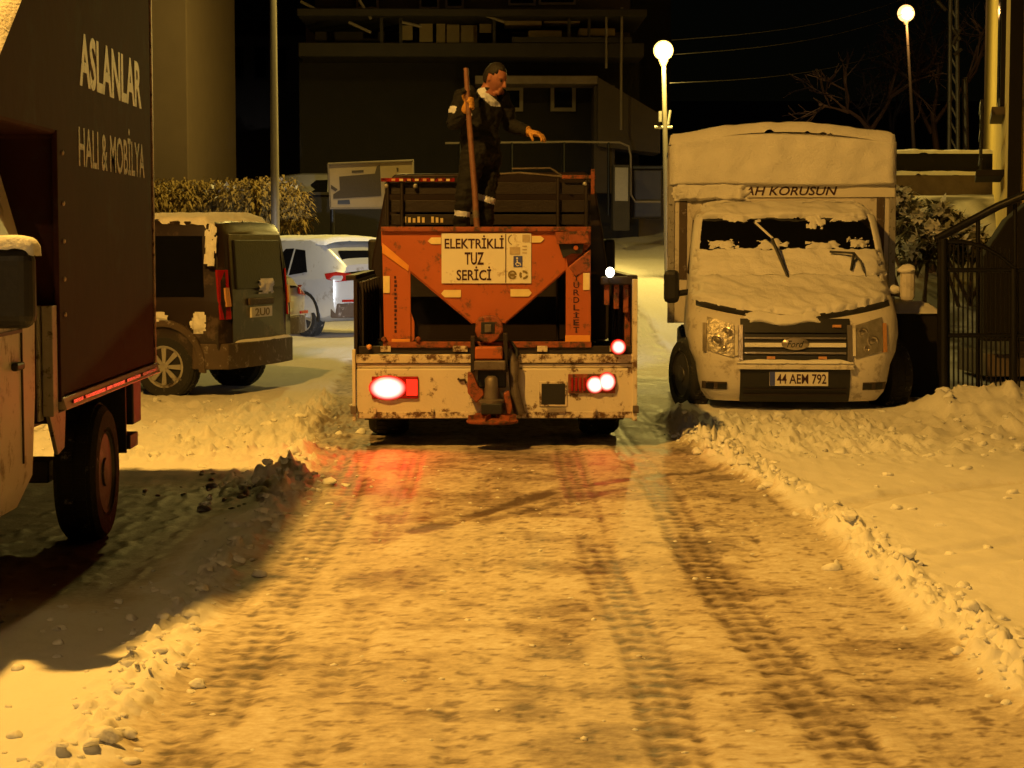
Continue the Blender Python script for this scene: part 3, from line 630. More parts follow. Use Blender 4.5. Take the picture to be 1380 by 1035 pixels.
# bed sides, ribbed inside
for sg in (-1, 1):
    xo = 1.10 * sg
    sb_ = box('side_wall', (min(xo, xo - .03 * sg), .09, .70), (max(xo, xo - .03 * sg), 2.75, 1.30), M['cabdark'], S, .004)
    for k in range(7): box('side_rib', (xo - (.075 if sg > 0 else -.03), .16 + k * .38, .72), (xo - (.03 if sg > 0 else -.075), .22 + k * .38, 1.28), M['orange_dark'] if k == 0 and sg > 0 else M['darkmetal'], sb_, .004)
    box('top_rail', (xo - .06, .08, 1.295), (xo + .02, 2.76, 1.335), M['darkmetal'], sb_, .006)
for k in range(3): box('gate_bracket', (.86 + k * .075, .10, 1.10 - .03 * k), (.90 + k * .075, .15, 1.27), M['orange_dark'], S, .004)
box('gate_bracket', (.83, .06, 1.26), (1.08, .16, 1.325), M['darkmetal'], S, .012)
# lamps
def lens(name, px, py, rw, rh, y, m, parent):
    mb = MB().lathe([(1, 0), (.96, .35), (.75, .75), (.4, .95), (.01, 1)], (0, 0, 0), (0, -1, 0), 20)
    cx, cz = lx(px), lz(py)
    mb.v = [(cx + x * rw, y + v * .03, cz + z * rh) for x, v, z in mb.v]; return mb.build(name, m, parent, 60)
h1 = rect(500, 507, 563, 537, -.026, .02, M['redlamp'], 'tail_lamp', S, .006)
lens('lens', 522, 522, .150, .098, -.044, M['hot_red'], h1); rect(547, 511, 562, 533, -.047, .008, M['bulb_rr'], 'lens', h1, .002)
h2 = rect(766, 504, 830, 530, -.026, .02, M['orange_dark'], 'tail_lamp', S, .006)
for px_, py_, ra, rb_ in ((802, 518, .055, .056), (818, 514, .054, .062)): lens('lens', px_, py_, ra + .016, rb_ + .014, -.044 - .004 * (px_ > 810), M['hot_red'], h2)
for k in range(4): rect(770 + k * 5.5, 509, 773 + k * 5.5, 527, -.047, .008, M['redlamp'], 'lens', h2, .002)
h3 = MB().lathe([(.062, 0), (.062, .04), (.055, .05)], (lx(833), -.03, lz(467)), (0, -1, 0), 20).build('marker_lamp', M['redlamp'], S)
lens('lens', 833, 467, .060, .060, -.079, M['hot_red2'], h3)
lens('marker_lamp', 822, 367, .034, .040, -.02, M['bulb_w'], S); box('lamp_stalk', (lx(822) - .008, -.02, 1.28), (lx(822) + .008, .1, 1.34), M['black'], S, .002)
lens('marker_lamp', 497, 467, .022, .022, -.02, M['reflector'], S)
light('tail_lamp_light', 'AREA', (lx(522), -.10, lz(522)), 5, (1, .04, .012), S, .3, aim=(0, -1, -.5))
light('tail_lamp_light', 'AREA', (lx(812), -.10, lz(518)), 1.2, (1, .04, .012), S, .2, aim=(0, -1, -.5))
rec = rect(727, 514, 765, 548, -.022, .012, M['bedrust'], 'plate_recess', S, .01); rect(730, 517, 762, 545, -.030, .008, M['black'], 'recess_panel', rec, .008)
rect(735, 549, 762, 556, -.026, .02, M['chrome'], 'tow_plate', S, .006)
# hopper: V shaped bin of sheet steel
H = [(515, 309), (795, 307), (795, 330), (765, 362), (680, 436), (637, 436), (553, 366), (515, 331)]
hp = [(lx(a), lz(b)) for a, b in H]
hop = MB().poly([(x, .06, z) for x, z in hp], (0, .012, 0)).build('hopper', M['truck_orange'], S, None, .003)
MB().poly([(x, 1.44, z) for x, z in hp], (0, .012, 0)).build('hopper_back', M['truck_orange'], hop, None, .003)
for a, b in ((1, 2), (2, 3), (3, 4), (5, 6), (6, 7), (7, 0)):
    (x0, z0), (x1, z1) = hp[a], hp[b]; n = Vector((z1 - z0, 0, x0 - x1)).normalized() * .010
    MB().poly([(x0, .072, z0), (x1, .072, z1), (x1, 1.44, z1), (x0, 1.44, z0)], -n).build('hopper_side', M['truck_orange'], hop)
for y_ in (.035, 1.45): box('hopper_rim', (hp[0][0] - .012, y_, 1.675), (hp[1][0] + .012, y_ + .025, 1.712), M['orange_dark'], hop, .004)
xs_ = np.linspace(hp[0][0] + .19, hp[1][0] - .17, 22); ysl = np.linspace(.09, 1.42, 18)
MB().grid([(x, y, 1.40 + .05 * float(fbm(x * 3, y * 3, 3, 4)) + .05 * math.sin((y - .1) / 1.3 * math.pi)) for y in ysl for x in xs_], 22, 18).build('salt_load', M['salt'], hop, 60)
# legs
def ppoly(name, pts, y, th, m, parent=S, bev=.003): return MB().poly([(lx(a), y, lz(b)) for a, b in pts], (0, -th, 0)).build(name, m, parent, None, bev)
lg1 = ppoly('hopper_leg', [(515, 331), (553, 366), (553, 464), (517, 464)], .062, .05, M['truck_orange'])
ppoly('leg_gusset', [(553, 420), (558, 434), (558, 458), (553, 462)], .06, .035, M['truck_orange'], lg1)
ppoly('warning_tape', [(515, 327), (551, 358), (550, 366), (515, 341)], .009, .006, M['orangetape'], lg1)
ppoly('warning_tape', [(527, 457), (552, 457), (552, 466), (527, 466)], .009, .006, M['orangetape'], lg1)
ppoly('reflector', [(516, 372), (525, 372), (525, 395), (516, 395)], .009, .006, M['tape'], lg1)
lg2 = ppoly('hopper_leg', [(763, 345), (766, 360), (796, 336), (797, 463), (763, 463)], .062, .05, M['truck_orange'])
ppoly('warning_tape', [(762, 452), (796, 452), (796, 463), (762, 463)], .009, .006, M['orangetape'], lg2)
ppoly('leg_plate', [(767, 361), (796, 337), (796, 367), (785, 367), (776, 372)], .010, .006, M['orange_dark'], lg2)
ppoly('reflector', [(786, 368), (795, 368), (795, 391), (786, 391)], .009, .006, M['tape'], lg2)
ppoly('hopper_bracket', [(748, 313), (792, 311), (794, 328), (751, 329)], .035, .07, M['orange_dark'])
ppoly('hopper_bracket', [(753, 329), (787, 329), (784, 342), (770, 342), (759, 348)], .03, .03, M['black'])
MB().lathe([(.02, 0), (.018, .02)], (lx(776), -.002, lz(334)), (0, -1, 0), 10).build('bolt', M['truck_orange'], S)
for px in (517, 563): MB().lathe([(.022, 0), (.022, .02), (.012, .03)], (lx(px), .0, lz(457)), (0, -1, 0), 8).build('bolt', M['orange_dark'], S)
rect(516, 460, 797, 468, .052, .06, M['orange_dark'], 'cross_bar', S, .004)
# vertical print on the legs
def vtext(s, px, py0, py1, wpx, parent):
    n = len(s); st_ = (py1 - py0) / n
    for k, ch in enumerate(s):
        if ch != ' ': text('lettering', ch, (lx(px), .0105, lz(py0 + (k + .88) * st_)), (1, 0, 0), (0, 0, 1), abs(lz(0) - lz(st_ * .8)), wpx / 173.3, M['ink'], parent, bold=.01)
vtext('YURDLİET', 773, 369, 450, 8, lg2)
for k in range(14):
    rect(531, 372 + k * 5.6, 533.5 + (k % 3) * .7, 375.5 + k * 5.6, .0118, .003, M['ink'], 'faded_print', lg1, 0)
# sign
sg = rect(595, 314, 716, 382, .058, .008, M['sign'], 'sign', hop, .002)
for tx, a, b, c, d2 in (('ELEKTRİKLİ', 599, 679, 317, 335), ('TUZ', 626, 652, 340, 357), ('SERİCİ', 615, 662, 359, 378)):
    text('sign_text', tx, (lx(a), .0485, lz(d2)), (1, 0, 0), (0, 0, 1), lz(c) - lz(d2), lx(b) - lx(a), M['ink'], sg, bold=.018)
rect(681, 315, 682, 381, .0495, .003, M['ink'], 'sign_divider', sg, 0)
rect(692, 345, 704, 360, .0495, .003, M['inkblue'], 'sign_symbol', sg, 0)
MB().lathe([(.008, 0), (.008, .002)], (lx(697), .0462, lz(348)), (0, -1, 0), 10).build('sign_mark', M['plate'], sg)
MB().tube([(lx(697), .0458, lz(350)), (lx(697.5), .0458, lz(354)), (lx(701), .0458, lz(355)), (lx(702), .0458, lz(358))], .005, 6).tube([(lx(697), .0458, lz(353)), (lx(695), .0458, lz(356)), (lx(697), .0458, lz(358.5)), (lx(700), .0458, lz(357.5))], .0035, 6).build('sign_mark', M['plate'], sg)
def ring_print(px, py, r0, r1, a0, a1):
    mb = MB(); n = 14; c = (lx(px), lz(py)); P_ = [(c[0] + r1 * math.cos(R(a0 + (a1 - a0) * k / n)), .0495, c[1] + r1 * math.sin(R(a0 + (a1 - a0) * k / n))) for k in range(n + 1)] + [(c[0] + r0 * math.cos(R(a0 + (a1 - a0) * k / n)), .0495, c[1] + r0 * math.sin(R(a0 + (a1 - a0) * k / n))) for k in range(n, -1, -1)]
    return mb.poly(P_, (0, -.003, 0)).build('sign_symbol', M['inkolive'], sg)
ring_print(690.5, 370.5, .022, .035, 0, 340); rect(687, 368.5, 694, 372.5, .0485, .003, M['inkolive'], 'sign_symbol', sg, 0)
for a in (20, 140, 260): ring_print(706, 370.5, .018, .035, a, a + 88)
mbs = MB(); pts = [(695 - 10 * math.cos(R(t)), 323 + 7.5 * math.sin(R(t))) for t in range(-60, 61, 12)]
mbs.tube([(lx(a), .048, lz(b)) for a, b in pts], .003, 6); mbs.build('sign_mark', M['inkolive'], sg)
for k in range(3): rect(704, 331 + 4.5 * k, 710, 332.5 + 4.5 * k, .0495, .003, M['inkgrey'], 'sign_mark', sg, 0)
rect(687, 333, 701, 343, .0495, .003, M['inkgrey'], 'sign_mark', sg, 0); rect(704, 316, 714, 326, .0495, .003, M['inkgrey'], 'sign_mark', sg, 0)
for a in ([(576, 325), (581, 320), (594, 320), (594, 329), (581, 329)], [(717, 318), (729, 318), (734, 322), (729, 327), (717, 327)], [(594, 396), (598, 391), (621, 391), (621, 401), (599, 401)], [(688, 390), (713, 390), (717, 395), (713, 400), (688, 400)]):
    ppoly('arrow_marker', a, .058, .006, M['tape'], hop, .001)
# chute, motor and spinner
ppoly('chute_collar', [(641, 434), (645, 428), (653, 425), (664, 425), (672, 428), (677, 434), (678, 446), (671, 456), (662, 462), (652, 461), (644, 456), (640, 446)], .055, .13, M['orange_dark'], S, .012)
rect(648, 434, 667, 450, -.07, .008, M['black'], 'chute_window', S, .01); rect(653, 437, 662, 448, -.078, .01, M['steel'], 'auger_end', S, .008)
ch = rect(640, 466, 677, 483, -.03, .16, M['truck_orange'], 'chute', S, .012)
rect(639, 484, 681, 497, -.03, .19, M['steel'], 'chute_lip', S, .01)
rect(634, 452, 640, 500, .0, .15, M['darkmetal'], 'chute_bracket', S, .006); rect(678, 448, 684, 500, .0, .15, M['darkmetal'], 'chute_bracket', S, .006)
rect(644, 497, 682, 522, -.03, .06, M['black'], 'motor_housing', S, .01)
MB().tube([(lx(662), -.20, lz(541)), (lx(662), -.20, lz(520)), (lx(662), -.20, lz(508)), (lx(662), -.20, lz(504))], [.062, .052, .050, .028], 16).build('spinner_motor', M['steel'], S, 50)
MB().lathe([(.10, 0), (.10, .022), (.07, .03)], (lx(662), -.20, lz(540)), (0, 0, 1), 18).build('motor_flange', M['steel'], S, 40)
ppoly('motor_bracket', [(630, 500), (637, 500), (645, 520), (651, 524), (652, 530), (642, 540), (638, 536), (630, 527)], -.06, .14, M['orange_dark'], S, .008)
ppoly('motor_bracket', [(678, 528), (686, 524), (690, 546), (688, 556), (682, 555)], -.06, .14, M['orange_dark'], S, .008)
rect(648, 541, 676, 556, -.10, .2, M['black'], 'gearbox', S, .01)
sd_ = MB().lathe([(.195, -.006), (.20, .0), (.20, .012), (.17, .022), (.03, .035)], (lx(663), -.22, lz(565)), (0, 0, 1), 36).build('spinner_disc', M['orange_dark'], S, 40)
for k in range(6):
    t = R(60 * k + 12); c, s_ = math.cos(t), math.sin(t); o_ = Vector((lx(663), -.22, lz(565)))
    MB().poly([o_ + Vector((c * .05, s_ * .05, .02)), o_ + Vector((c * .19, s_ * .19, .01)), o_ + Vector((c * .19, s_ * .19, .055)), o_ + Vector((c * .05, s_ * .05, .065))], (-s_ * .006, c * .006, 0)).build('spinner_vane', M['orange_dark'], sd_)
MB().tube([(lx(684), -.05, lz(470)), (lx(692), -.08, lz(488)), (lx(692), -.09, lz(515)), (lx(696), -.09, lz(540)), (lx(701), -.08, lz(556))], [.03, .045, .035, .045, .04], 10).build('hydraulic_hose', M['steel'], S, 50)
MB().tube([(lx(688), -.04, lz(460)), (lx(697), -.06, lz(472)), (lx(694), -.08, lz(492))], .014, 8).build('hydraulic_hose', M['black'], S, 50)
MB().tube([(lx(617), -.03, lz(510)), (lx(620), -.04, lz(512)), (lx(626), -.04, lz(511)), (lx(628), -.04, lz(516))], .010, 6).build('hook', M['steel'], S)
# cab (seen dark through the rack) and headboard rack
Yc = 2.95
cabp = [(-1.10, .55), (-1.14, 1.0), (-1.12, 1.42), (-1.06, 1.72), (-.98, 2.14), (-.90, 2.22), (.86, 2.24), (.94, 2.16), (1.02, 1.72), (1.06, 1.42), (1.09, 1.0), (1.06, .55)]
cab_ = MB(); nC = len(cabp)
for yy, zs, ws in ((Yc, 0, 1), (Yc + .9, .01, 1), (Yc + 1.35, -.02, .99), (Yc + 1.75, -.55, .97), (Yc + 2.1, -.95, .93)):
    cab_.v += [((x + .02) * ws - .02, yy, z + (zs * max(0, (z - 1.2)) if z > 1.2 else 0)) for x, z in cabp]
cab_.f = [(i * nC + k, i * nC + (k + 1) % nC, (i + 1) * nC + (k + 1) % nC, (i + 1) * nC + k) for i in range(4) for k in range(nC)] + [tuple(range(nC)), tuple(4 * nC + k for k in range(nC))]
cb2 = cab_.build('cab', M['cabdark'], S, 30, .02)
MB().poly([(-.75, Yc, 1.45), (.72, Yc, 1.45), (.66, Yc, 1.95), (-.69, Yc, 1.95)], (0, -.012, 0)).build('rear_window', M['glass'], cb2)
for sgn in (-1, 1):
    m_ = box('mirror', (sgn * 1.18 - .06, Yc + 1.45, 1.30), (sgn * 1.18 + .06, Yc + 1.52, 1.62), M['black'], cb2, .03)
    box('headlight', (sgn * .75 - .14, Yc + 2.09, .62), (sgn * .75 + .14, Yc + 2.13, .80), M['headl'], S, .02)
    light('headlight_beam', 'SPOT', (sgn * .75, Yc + 2.2, .78), 4200 if sgn < 0 else 1900, (.86, .93, 1.0), S, .06, 20 if sgn < 0 else 24, .9, (-.155 if sgn < 0 else .17, 1, -.015 if sgn < 0 else -.03))
Yr = 2.62
for px in (523, 542, 752, 790):
    tube('rack_post', [(lx(px, Yr), Yr, .7), (lx(px, Yr), Yr, lz(240, Yr))], .016, M['darkmetal'], S)
for k, (a, b) in enumerate(((246, 262), (270, 286), (289, 303), (306, 330), (334, 358), (362, 400))):
    rect(519, a, 796, b, Yr + .06, .02, M['darkmetal'], 'rack_board', S, .004)
rect(514, 240, 613, 245, Yr, .03, M['red_tape_glow'], 'warning_strip', S, .003); rect(757, 236, 802, 241, Yr, .03, M['orange_dark'], 'warning_strip', S, .003)
for k in range(8): rect(528 + k * 10.5, 241, 533 + k * 10.5, 244, Yr - .031, .004, M['tape'] if k % 2 else M['reflector'], 'reflector', S, 0)
for px in (521, 560, 788): MB().lathe([(.022, 0), (.018, .02), (.006, .026)], (lx(px, Yr), Yr + .0, lz(251 if px != 788 else 248, Yr)), (0, -1, 0), 10).build('bolt', M['galv'], S)
tube('rack_rail', [(lx(640, Yr), Yr, lz(237, Yr)), (lx(700, Yr), Yr, lz(233, Yr)), (lx(756, Yr), Yr, lz(238, Yr)), (lx(790, Yr), Yr, lz(240, Yr))], .012, M['steel'], S)
tube('rack_rail', [(lx(690, Yr), Yr + .1, lz(227, Yr)), (lx(742, Yr), Yr + .1, lz(226, Yr)), (lx(757, Yr), Yr + .1, lz(236, Yr))], .010, M['steel'], S)
rect(796, 228, 801, 262, Yr - .02, .03, M['orange_dark'], 'rack_upright', S, .003)
for k in range(9):
    if k not in (5,): rect(544 + k * 6.2, 292 + (k % 3), 547.5 + k * 6.2, 300, Yr + .038, .004, M['tape'], 'faded_mark', S, 0)

# ------------------------------------------------------------------ dark van parked on the left
def copy_tree(o, parent=None):
    c = o.copy(); col.objects.link(c); c.parent = parent
    for ch in list(o.children): copy_tree(ch, c)
    return c
V = empty('parked_van', (-2.35, 20.19, gz(-2.6, 20.2) - .02), R(72), 'dark brown van with snow on its roof, parked tail towards the road', 'van')
vst = [(-.02, .06, .80, .80, .70, .42, 1.0, 1.68), (.03, .07, .865, .865, .745, .36, 1.0, 1.77), (.25, .02, .895, .895, .77, .30, 1.0, 1.81), (1.2, 0, .898, .898, .775, .26, .99, 1.83), (2.3, 0, .898, .895, .77, .24, .98, 1.82), (2.75, 0, .896, .89, .74, .24, .98, 1.72), (3.45, 0, .89, .87, .72, .24, .97, 1.10), (4.0, 0, .85, .82, .68, .26, .85, .95), (4.25, 0, .70, .68, .55, .32, .7, .78)]
vb, vside = lofted(vst); vbo = vb.build('body', M['vanpaint'], V)
carve(vbo, [MB().lathe([(.40, -1.2), (.40, 1.2)], (0, yy, .33), (1, 0, 0), 28) for yy in (.62, 3.35)])
side_panel('side_window', [(.18, 1.03), (1.30, 1.02), (1.30, 1.64), (.24, 1.64)], vside, -1, M['glass'], V); side_panel('side_window', [(1.36, 1.02), (2.75, 1.02), (2.42, 1.62), (1.36, 1.64)], vside, -1, M['glass'], V)
side_panel('side_window', [(.18, 1.03), (1.30, 1.02), (1.30, 1.64), (.24, 1.64)], vside, 1, M['glass'], V); side_panel('side_window', [(1.36, 1.02), (2.75, 1.02), (2.42, 1.62), (1.36, 1.64)], vside, 1, M['glass'], V)
for sgn in (-1, 1):
    side_panel('door_seam', [(1.32, .45), (1.335, .45), (1.335, 1.02), (1.32, 1.02)], vside, sgn, M['black'], V, .002)
    ring = [(.62 + .46 * math.cos(R(t)), .33 + .47 * math.sin(R(t))) for t in range(-8, 189, 14)] + [(.62 + .40 * math.cos(R(t)), .33 + .40 * math.sin(R(t))) for t in range(188, -9, -14)]
    side_panel('arch_trim', ring, vside, sgn, M['vanclad'], V, .035)
    wheel(V, (sgn * .80, .62, .32), (1, 0, 0), .325, .21, M['alloy'], 8, sgn); wheel(V, (sgn * .80, 3.35, .32), (1, 0, 0), .325, .21, M['alloy'], 8, sgn)
    tl = MB().poly([(sgn * .70, -.02, .80), (sgn * .862, .02, .80), (sgn * .862, .045, 1.02), (sgn * .84, .075, 1.30), (sgn * .715, .01, 1.30)], (0, -.022, 0)).build('tail_lamp', M['redlamp'], V, None, .006)
    MB().poly([(sgn * .72, -.03, .93), (sgn * .80, -.015, .93), (sgn * .80, 0, 1.12), (sgn * .73, -.01, 1.12)], (0, -.02, 0)).build('lens', M['reflector'], tl)
rd = MB().poly([(-.57, -.020, 1.10), (.57, -.020, 1.10), (.54, .022, 1.60), (-.54, .022, 1.60)], (0, -.024, 0)).build('rear_window', M['glassm'], V, None, .006)
td = MB().poly([(-.66, -.02, .52), (.66, -.02, .52), (.66, -.02, 1.02), (.63, .035, 1.66), (-.63, .035, 1.66), (-.66, -.02, 1.02)], (0, -.012, 0)).build('tailgate', M['vanpaint'], V, None, .01)
box('tailgate_handle', (-.30, -.06, .93), (.30, -.032, 1.0), M['vanclad'], td, .01)
pl = box('number_plate', (-.26, -.055, .80), (.26, -.034, .91), M['plate'], td, .004)
text('plate_text', '2U0', (-.17, -.057, .815), (1, 0, 0), (0, 0, 1), .08, .36, M['inkolive'], pl, bold=.01)
bp_ = [(-.90, .30), (-.905, .10), (-.80, -.05), (-.5, -.085), (0, -.10), (.5, -.085), (.80, -.05), (.905, .10), (.90, .30)]
bq = MB(); bq.v = [(x, y, z) for z in (.30, .56) for x, y in bp_] + [(x * .93, y + .07, z) for z in (.56, .30) for x, y in bp_]
nb = len(bp_); bq.f = [(k + i * nb, k + 1 + i * nb, k + 1 + ((i + 1) % 4) * nb, k + ((i + 1) % 4) * nb) for i in range(4) for k in range(nb - 1)] + [(0, nb, 2 * nb, 3 * nb), (nb - 1, 4 * nb - 1, 3 * nb - 1, 2 * nb - 1)]
bmp = bq.build('bumper', M['vanclad'], V, 40, .01)
snow_on('snow_ledge', lambda a, b: Vector((-.62 + 1.40 * a, -.095 + .075 * b + .05 * abs(a * 2 - 1) ** 3, .562)), 36, 8, .022, .12, .02, 14, M['vsnow'], bmp, 1)
MB().tube([(-.82, .2, .42), (-.82, .5, .40)], .03, 6).build('exhaust', M['black'], V)
def roofpt(a, b):
    x = -.76 + 1.52 * a; y = .10 + 2.62 * b; s = abs(a * 2 - 1); z = 1.825 - .07 * s ** 4 - (.05 if b < .04 else 0) - .10 * max(0, b - .8) * 2
    return Vector((x, y, z))
snow_on('roof_snow', roofpt, 70, 80, .055, .035, .03, 17, M['vsnow'], V, 1, .35, 9)
snow_on('snow_patch', lambda a, b: Vector((-.795 - .02 * a, .05 + .13 * a, 1.76 - .42 * b)) + Vector((-.015 - .075 * b, 0, 0)), 14, 40, .012, .15, .10, 19, M['vsnow'], V, 1, blob=True)
snow_on('snow_patch', lambda a, b: Vector((-.905, .15 + .17 * a, .66 + .22 * b)), 12, 16, .03, .25, .12, 20, M['vsnow'], V, -1, blob=True)
snow_on('snow_patch', lambda a, b: Vector((-.925 - .012, .55 + .52 * a, .77 + .04 * math.sin(a * 2) - .18 * a ** 2 + .10 * b)), 26, 8, .02, .2, .08, 22, M['vsnow'], V, -1, blob=True)
snow_on('snow_patch', lambda a, b: Vector((-.05 + .36 * a, -.045, 1.04 + .16 * b)), 16, 10, .02, .25, .14, 23, M['vsnow'], V, 1, blob=True)

# ------------------------------------------------------------------ silver cars further up, one design in two sizes
def hatch(name, loc, rz, paint, label, L=4.3, Hh=1.63, snow=True, plate=True):
    C = empty(name, loc, rz, label, 'car'); k = Hh / 1.63; q = L / 4.3
    st = [(-.02, .10, .74, .76, .60, .45, .98 * k, 1.20 * k), (.04, .38, .84, .85, .66, .36, .99 * k, 1.44 * k), (.30, .36, .895, .89, .68, .28, .99 * k, 1.56 * k), (.9 * q, .05, .90, .895, .69, .24, .97 * k, Hh), (1.9 * q, 0, .90, .895, .69, .22, .95 * k, Hh), (2.5 * q, 0, .90, .89, .66, .22, .94 * k, 1.55 * k), (3.25 * q, 0, .895, .87, .68, .22, .93 * k, 1.05 * k), (3.95 * q, 0, .86, .82, .66, .25, .80 * k, .90 * k), (4.28 * q, 0, .66, .64, .5, .32, .62 * k, .7 * k)]
    b, side = lofted(st); bo = b.build('body', paint, C)
    ya, yb = .80 * q, 3.42 * q
    carve(bo, [MB().lathe([(.39, -1.2), (.39, 1.2)], (0, yy, .33), (1, 0, 0), 24) for yy in (ya, yb)])
    for sgn in (-1, 1):
        side_panel('side_window', [(.78, 1.08 * k), (1.28, 1.02 * k), (1.28, 1.46 * k), (1.0, 1.44 * k)], side, sgn, M['glass'], C)
        side_panel('side_window', [(1.34, 1.02 * k), (2.8 * q, .99 * k), (2.42 * q, 1.44 * k), (1.34, 1.47 * k)], side, sgn, M['glass'], C)
        wheel(C, (sgn * .79, ya, .325), (1, 0, 0), .33, .21, M['alloy'], 5, sgn); wheel(C, (sgn * .79, yb, .325), (1, 0, 0), .33, .21, M['alloy'], 5, sgn)
        ring = [(ya + .44 * math.cos(R(t)), .33 + .44 * math.sin(R(t))) for t in range(-8, 189, 14)] + [(ya + .39 * math.cos(R(t)), .33 + .39 * math.sin(R(t))) for t in range(188, -9, -14)]
        side_panel('arch_trim', ring, side, sgn, M['black'], C, .02)
        MB().poly([(sgn * .46, -.05, .96 * k), (sgn * .80, .0, .93 * k), (sgn * .89, .18, .97 * k), (sgn * .885, .24, 1.06 * k), (sgn * .78, .06, 1.09 * k), (sgn * .52, -.01, 1.06 * k)], (sgn * .012, -.03, 0)).build('tail_lamp', M['redlamp'], C, None, .01)
        MB().box((sgn * .62 - .12, -.075, .60), (sgn * .62 + .12, -.05, .64)).build('reflector', M['redlamp'], C)
    MB().poly([(-.60, .055, 1.04 * k), (.60, .055, 1.04 * k), (.52, .37, 1.42 * k), (-.52, .37, 1.42 * k)], (0, -.035, .02)).build('rear_window', M['glass'], C, None, .01)
    bm_ = MB().poly([(-.86, .12, .34), (-.78, -.02, .34), (-.4, -.07, .34), (.4, -.07, .34), (.78, -.02, .34), (.86, .12, .34)], (0, 0, .24)).build('bumper', M['vanclad'], C, None, .02)
    if plate: box('number_plate', (-.26, -.06, .76 * k), (.26, -.03, .87 * k), M['plate'], C, .004)
    if snow:
        def rp(a, b_):
            s = abs(a * 2 - 1); return Vector((-.67 + 1.34 * a, .50 + 2.1 * q * b_, Hh - .01 - .07 * s ** 4 - .10 * max(0, .25 - b_) ** 1 - .09 * max(0, b_ - .75)))
        snow_on('roof_snow', rp, 50, 50, .07, .05, .02, 31, M['snow'], C, 1, .25)
        snow_on('bonnet_snow', lambda a, b_: Vector((-.66 + 1.32 * a, (3.28 + .65 * b_) * q, (1.04 - .16 * b_) * k)), 30, 16, .05, .08, .03, 33, M['snow'], C, 1)
    return C
hatch('parked_car', (-1.75, 32.0, gz(-2.2, 32) - .02), R(40), M['silver'], 'silver hatchback under snow, lit white by headlights, beyond the dark van')
hatch('parked_car', (-2.62, 25.3, gz(-2.8, 25.3) - .02), R(74), M['silver'], 'silver car mostly hidden behind the dark van, only its rear corner showing', 4.1, 1.46)
p = at(405, 262, 41.5); hatch('parked_car', (p.x + 2.0, 41.5, gz(p.x + .5, 41.5) - .02), R(88), M['greycar'], 'dim grey car on the upper level behind the hedge', 4.3, 1.44, False, False)

# ------------------------------------------------------------------ snowed-in box van on the right
QX, QY, QR = 2.87, 17.62, R(-5)
Q = empty('snowy_box_van', (QX, QY, gz(QX, QY + .8) - .06), QR, 'white box van plastered with snow, parked facing us on the right', 'van')
_qi = Matrix.Rotation(-QR, 3, 'Z')
def tq(px, py, yl):
    p = at(px, py, QY + yl) - Q.location; return _qi @ p
LZ = [.16, .24, .34, .50, .62, .78, .90, .96, 1.02, 1.12, 1.27, 1.45, 1.62, 1.80, 1.88, 1.93, 1.965, 1.985]
LY = [.16, .06, .015, 0, .03, .075, .12, .16, .26, .50, .86, 1.03, 1.19, 1.36, 1.46, 1.58, 1.75, 1.95]
LW = [.80, .85, .875, .90, .955, .985, .985, .98, .975, .968, .955, .945, .93, .91, .895, .875, .84, .79]
LD = [.50, .50, .50, .50, .52, .56, .60, .62, .62, .58, .50, .45, .42, .40, .38, .34, .26, .12]
NS = 4.2
def fy(x, z):
    yf = np.interp(z, LZ, LY); w_ = np.interp(z, LZ, LW); D = np.interp(z, LZ, LD)
    t = min(1, abs(x) / w_); return float(yf + D * (1 - (1 - t ** NS) ** (1 / NS)))
def fw(z): return float(np.interp(z, LZ, LW))
cq = MB(); NU = 29; zs = sorted(set(LZ + [.42, .56, .7, .84, 1.19, 1.36, 1.54, 1.7]))
for z in zs:
    w_ = fw(z); row = [(-w_, 2.06, z)]
    for i in range(NU):
        t = -math.pi / 2 + math.pi * i / (NU - 1); x = w_ * math.copysign(abs(math.sin(t)) ** (2 / NS), math.sin(t)); row.append((x, fy(x * .99999, z), z))
    cq.v += row + [(w_, 2.06, z)]
n = NU + 2
cq.f = [(j * n + i, j * n + (i + 1) % n, (j + 1) * n + (i + 1) % n, (j + 1) * n + i) for j in range(len(zs) - 1) for i in range(n)] + [tuple(range(n - 1, -1, -1)), tuple((len(zs) - 1) * n + i for i in range(n))]
qb = cq.build('cab_body', M['transit'], Q)
carve(qb, [MB().lathe([(.43, -1.3), (.43, 1.3)], (0, .86, .36), (1, 0, 0), 28)])
def fpatch(name, x0, x1, z0, z1, off, th, m, parent=Q, nu=9, nv=5, sh=0):
    return solid(name, lambda a, b: (lambda z: Vector((x0 + (x1 - x0) * a, fy(x0 + (x1 - x0) * a, z), z)))(z0 + (z1 - z0) * b + sh * (a - .5)), nu, nv, off, th, m, parent)
fpatch('windscreen', -.86, .86, 1.30, 1.885, .002, .008, M['glass'], nu=17, nv=9)
gp = fpatch('grille', -.50, .50, .53, .92, .0, .014, M['black'], nu=13, nv=7)
for z0, z1, mm in ((.60, .618, 'chrome'), (.662, .70, 'vsnow'), (.735, .75, 'chrome'), (.79, .80, 'black')): fpatch('grille_bar', -.46, .46, z0, z1, .012, .022, M[mm], gp, 13, 3)
for sgn in (-1, 1): fpatch('grille_edge', min(sgn * .475, sgn * .515), max(sgn * .475, sgn * .515), .54, .86, .012, .02, M['chrome'], gp, 4, 5)
em = MB().lathe([(1, -.02), (1, .012), (.9, .02), (.01, .022)], (0, 0, 0), (0, -1, 0), 28); em.v = [(x * .125 + .0, fy(0, .69) - .03 + y, z * .062 + .70) for x, y, z in em.v]
em = em.build('badge', M['chrome'], gp, 40)
text('badge_script', 'Ford', (-.078, fy(0, .69) - .0535, .668), (1, 0, 0), (0, 0, 1), .062, .155, M['black'], em, bold=.006, shear=.35)
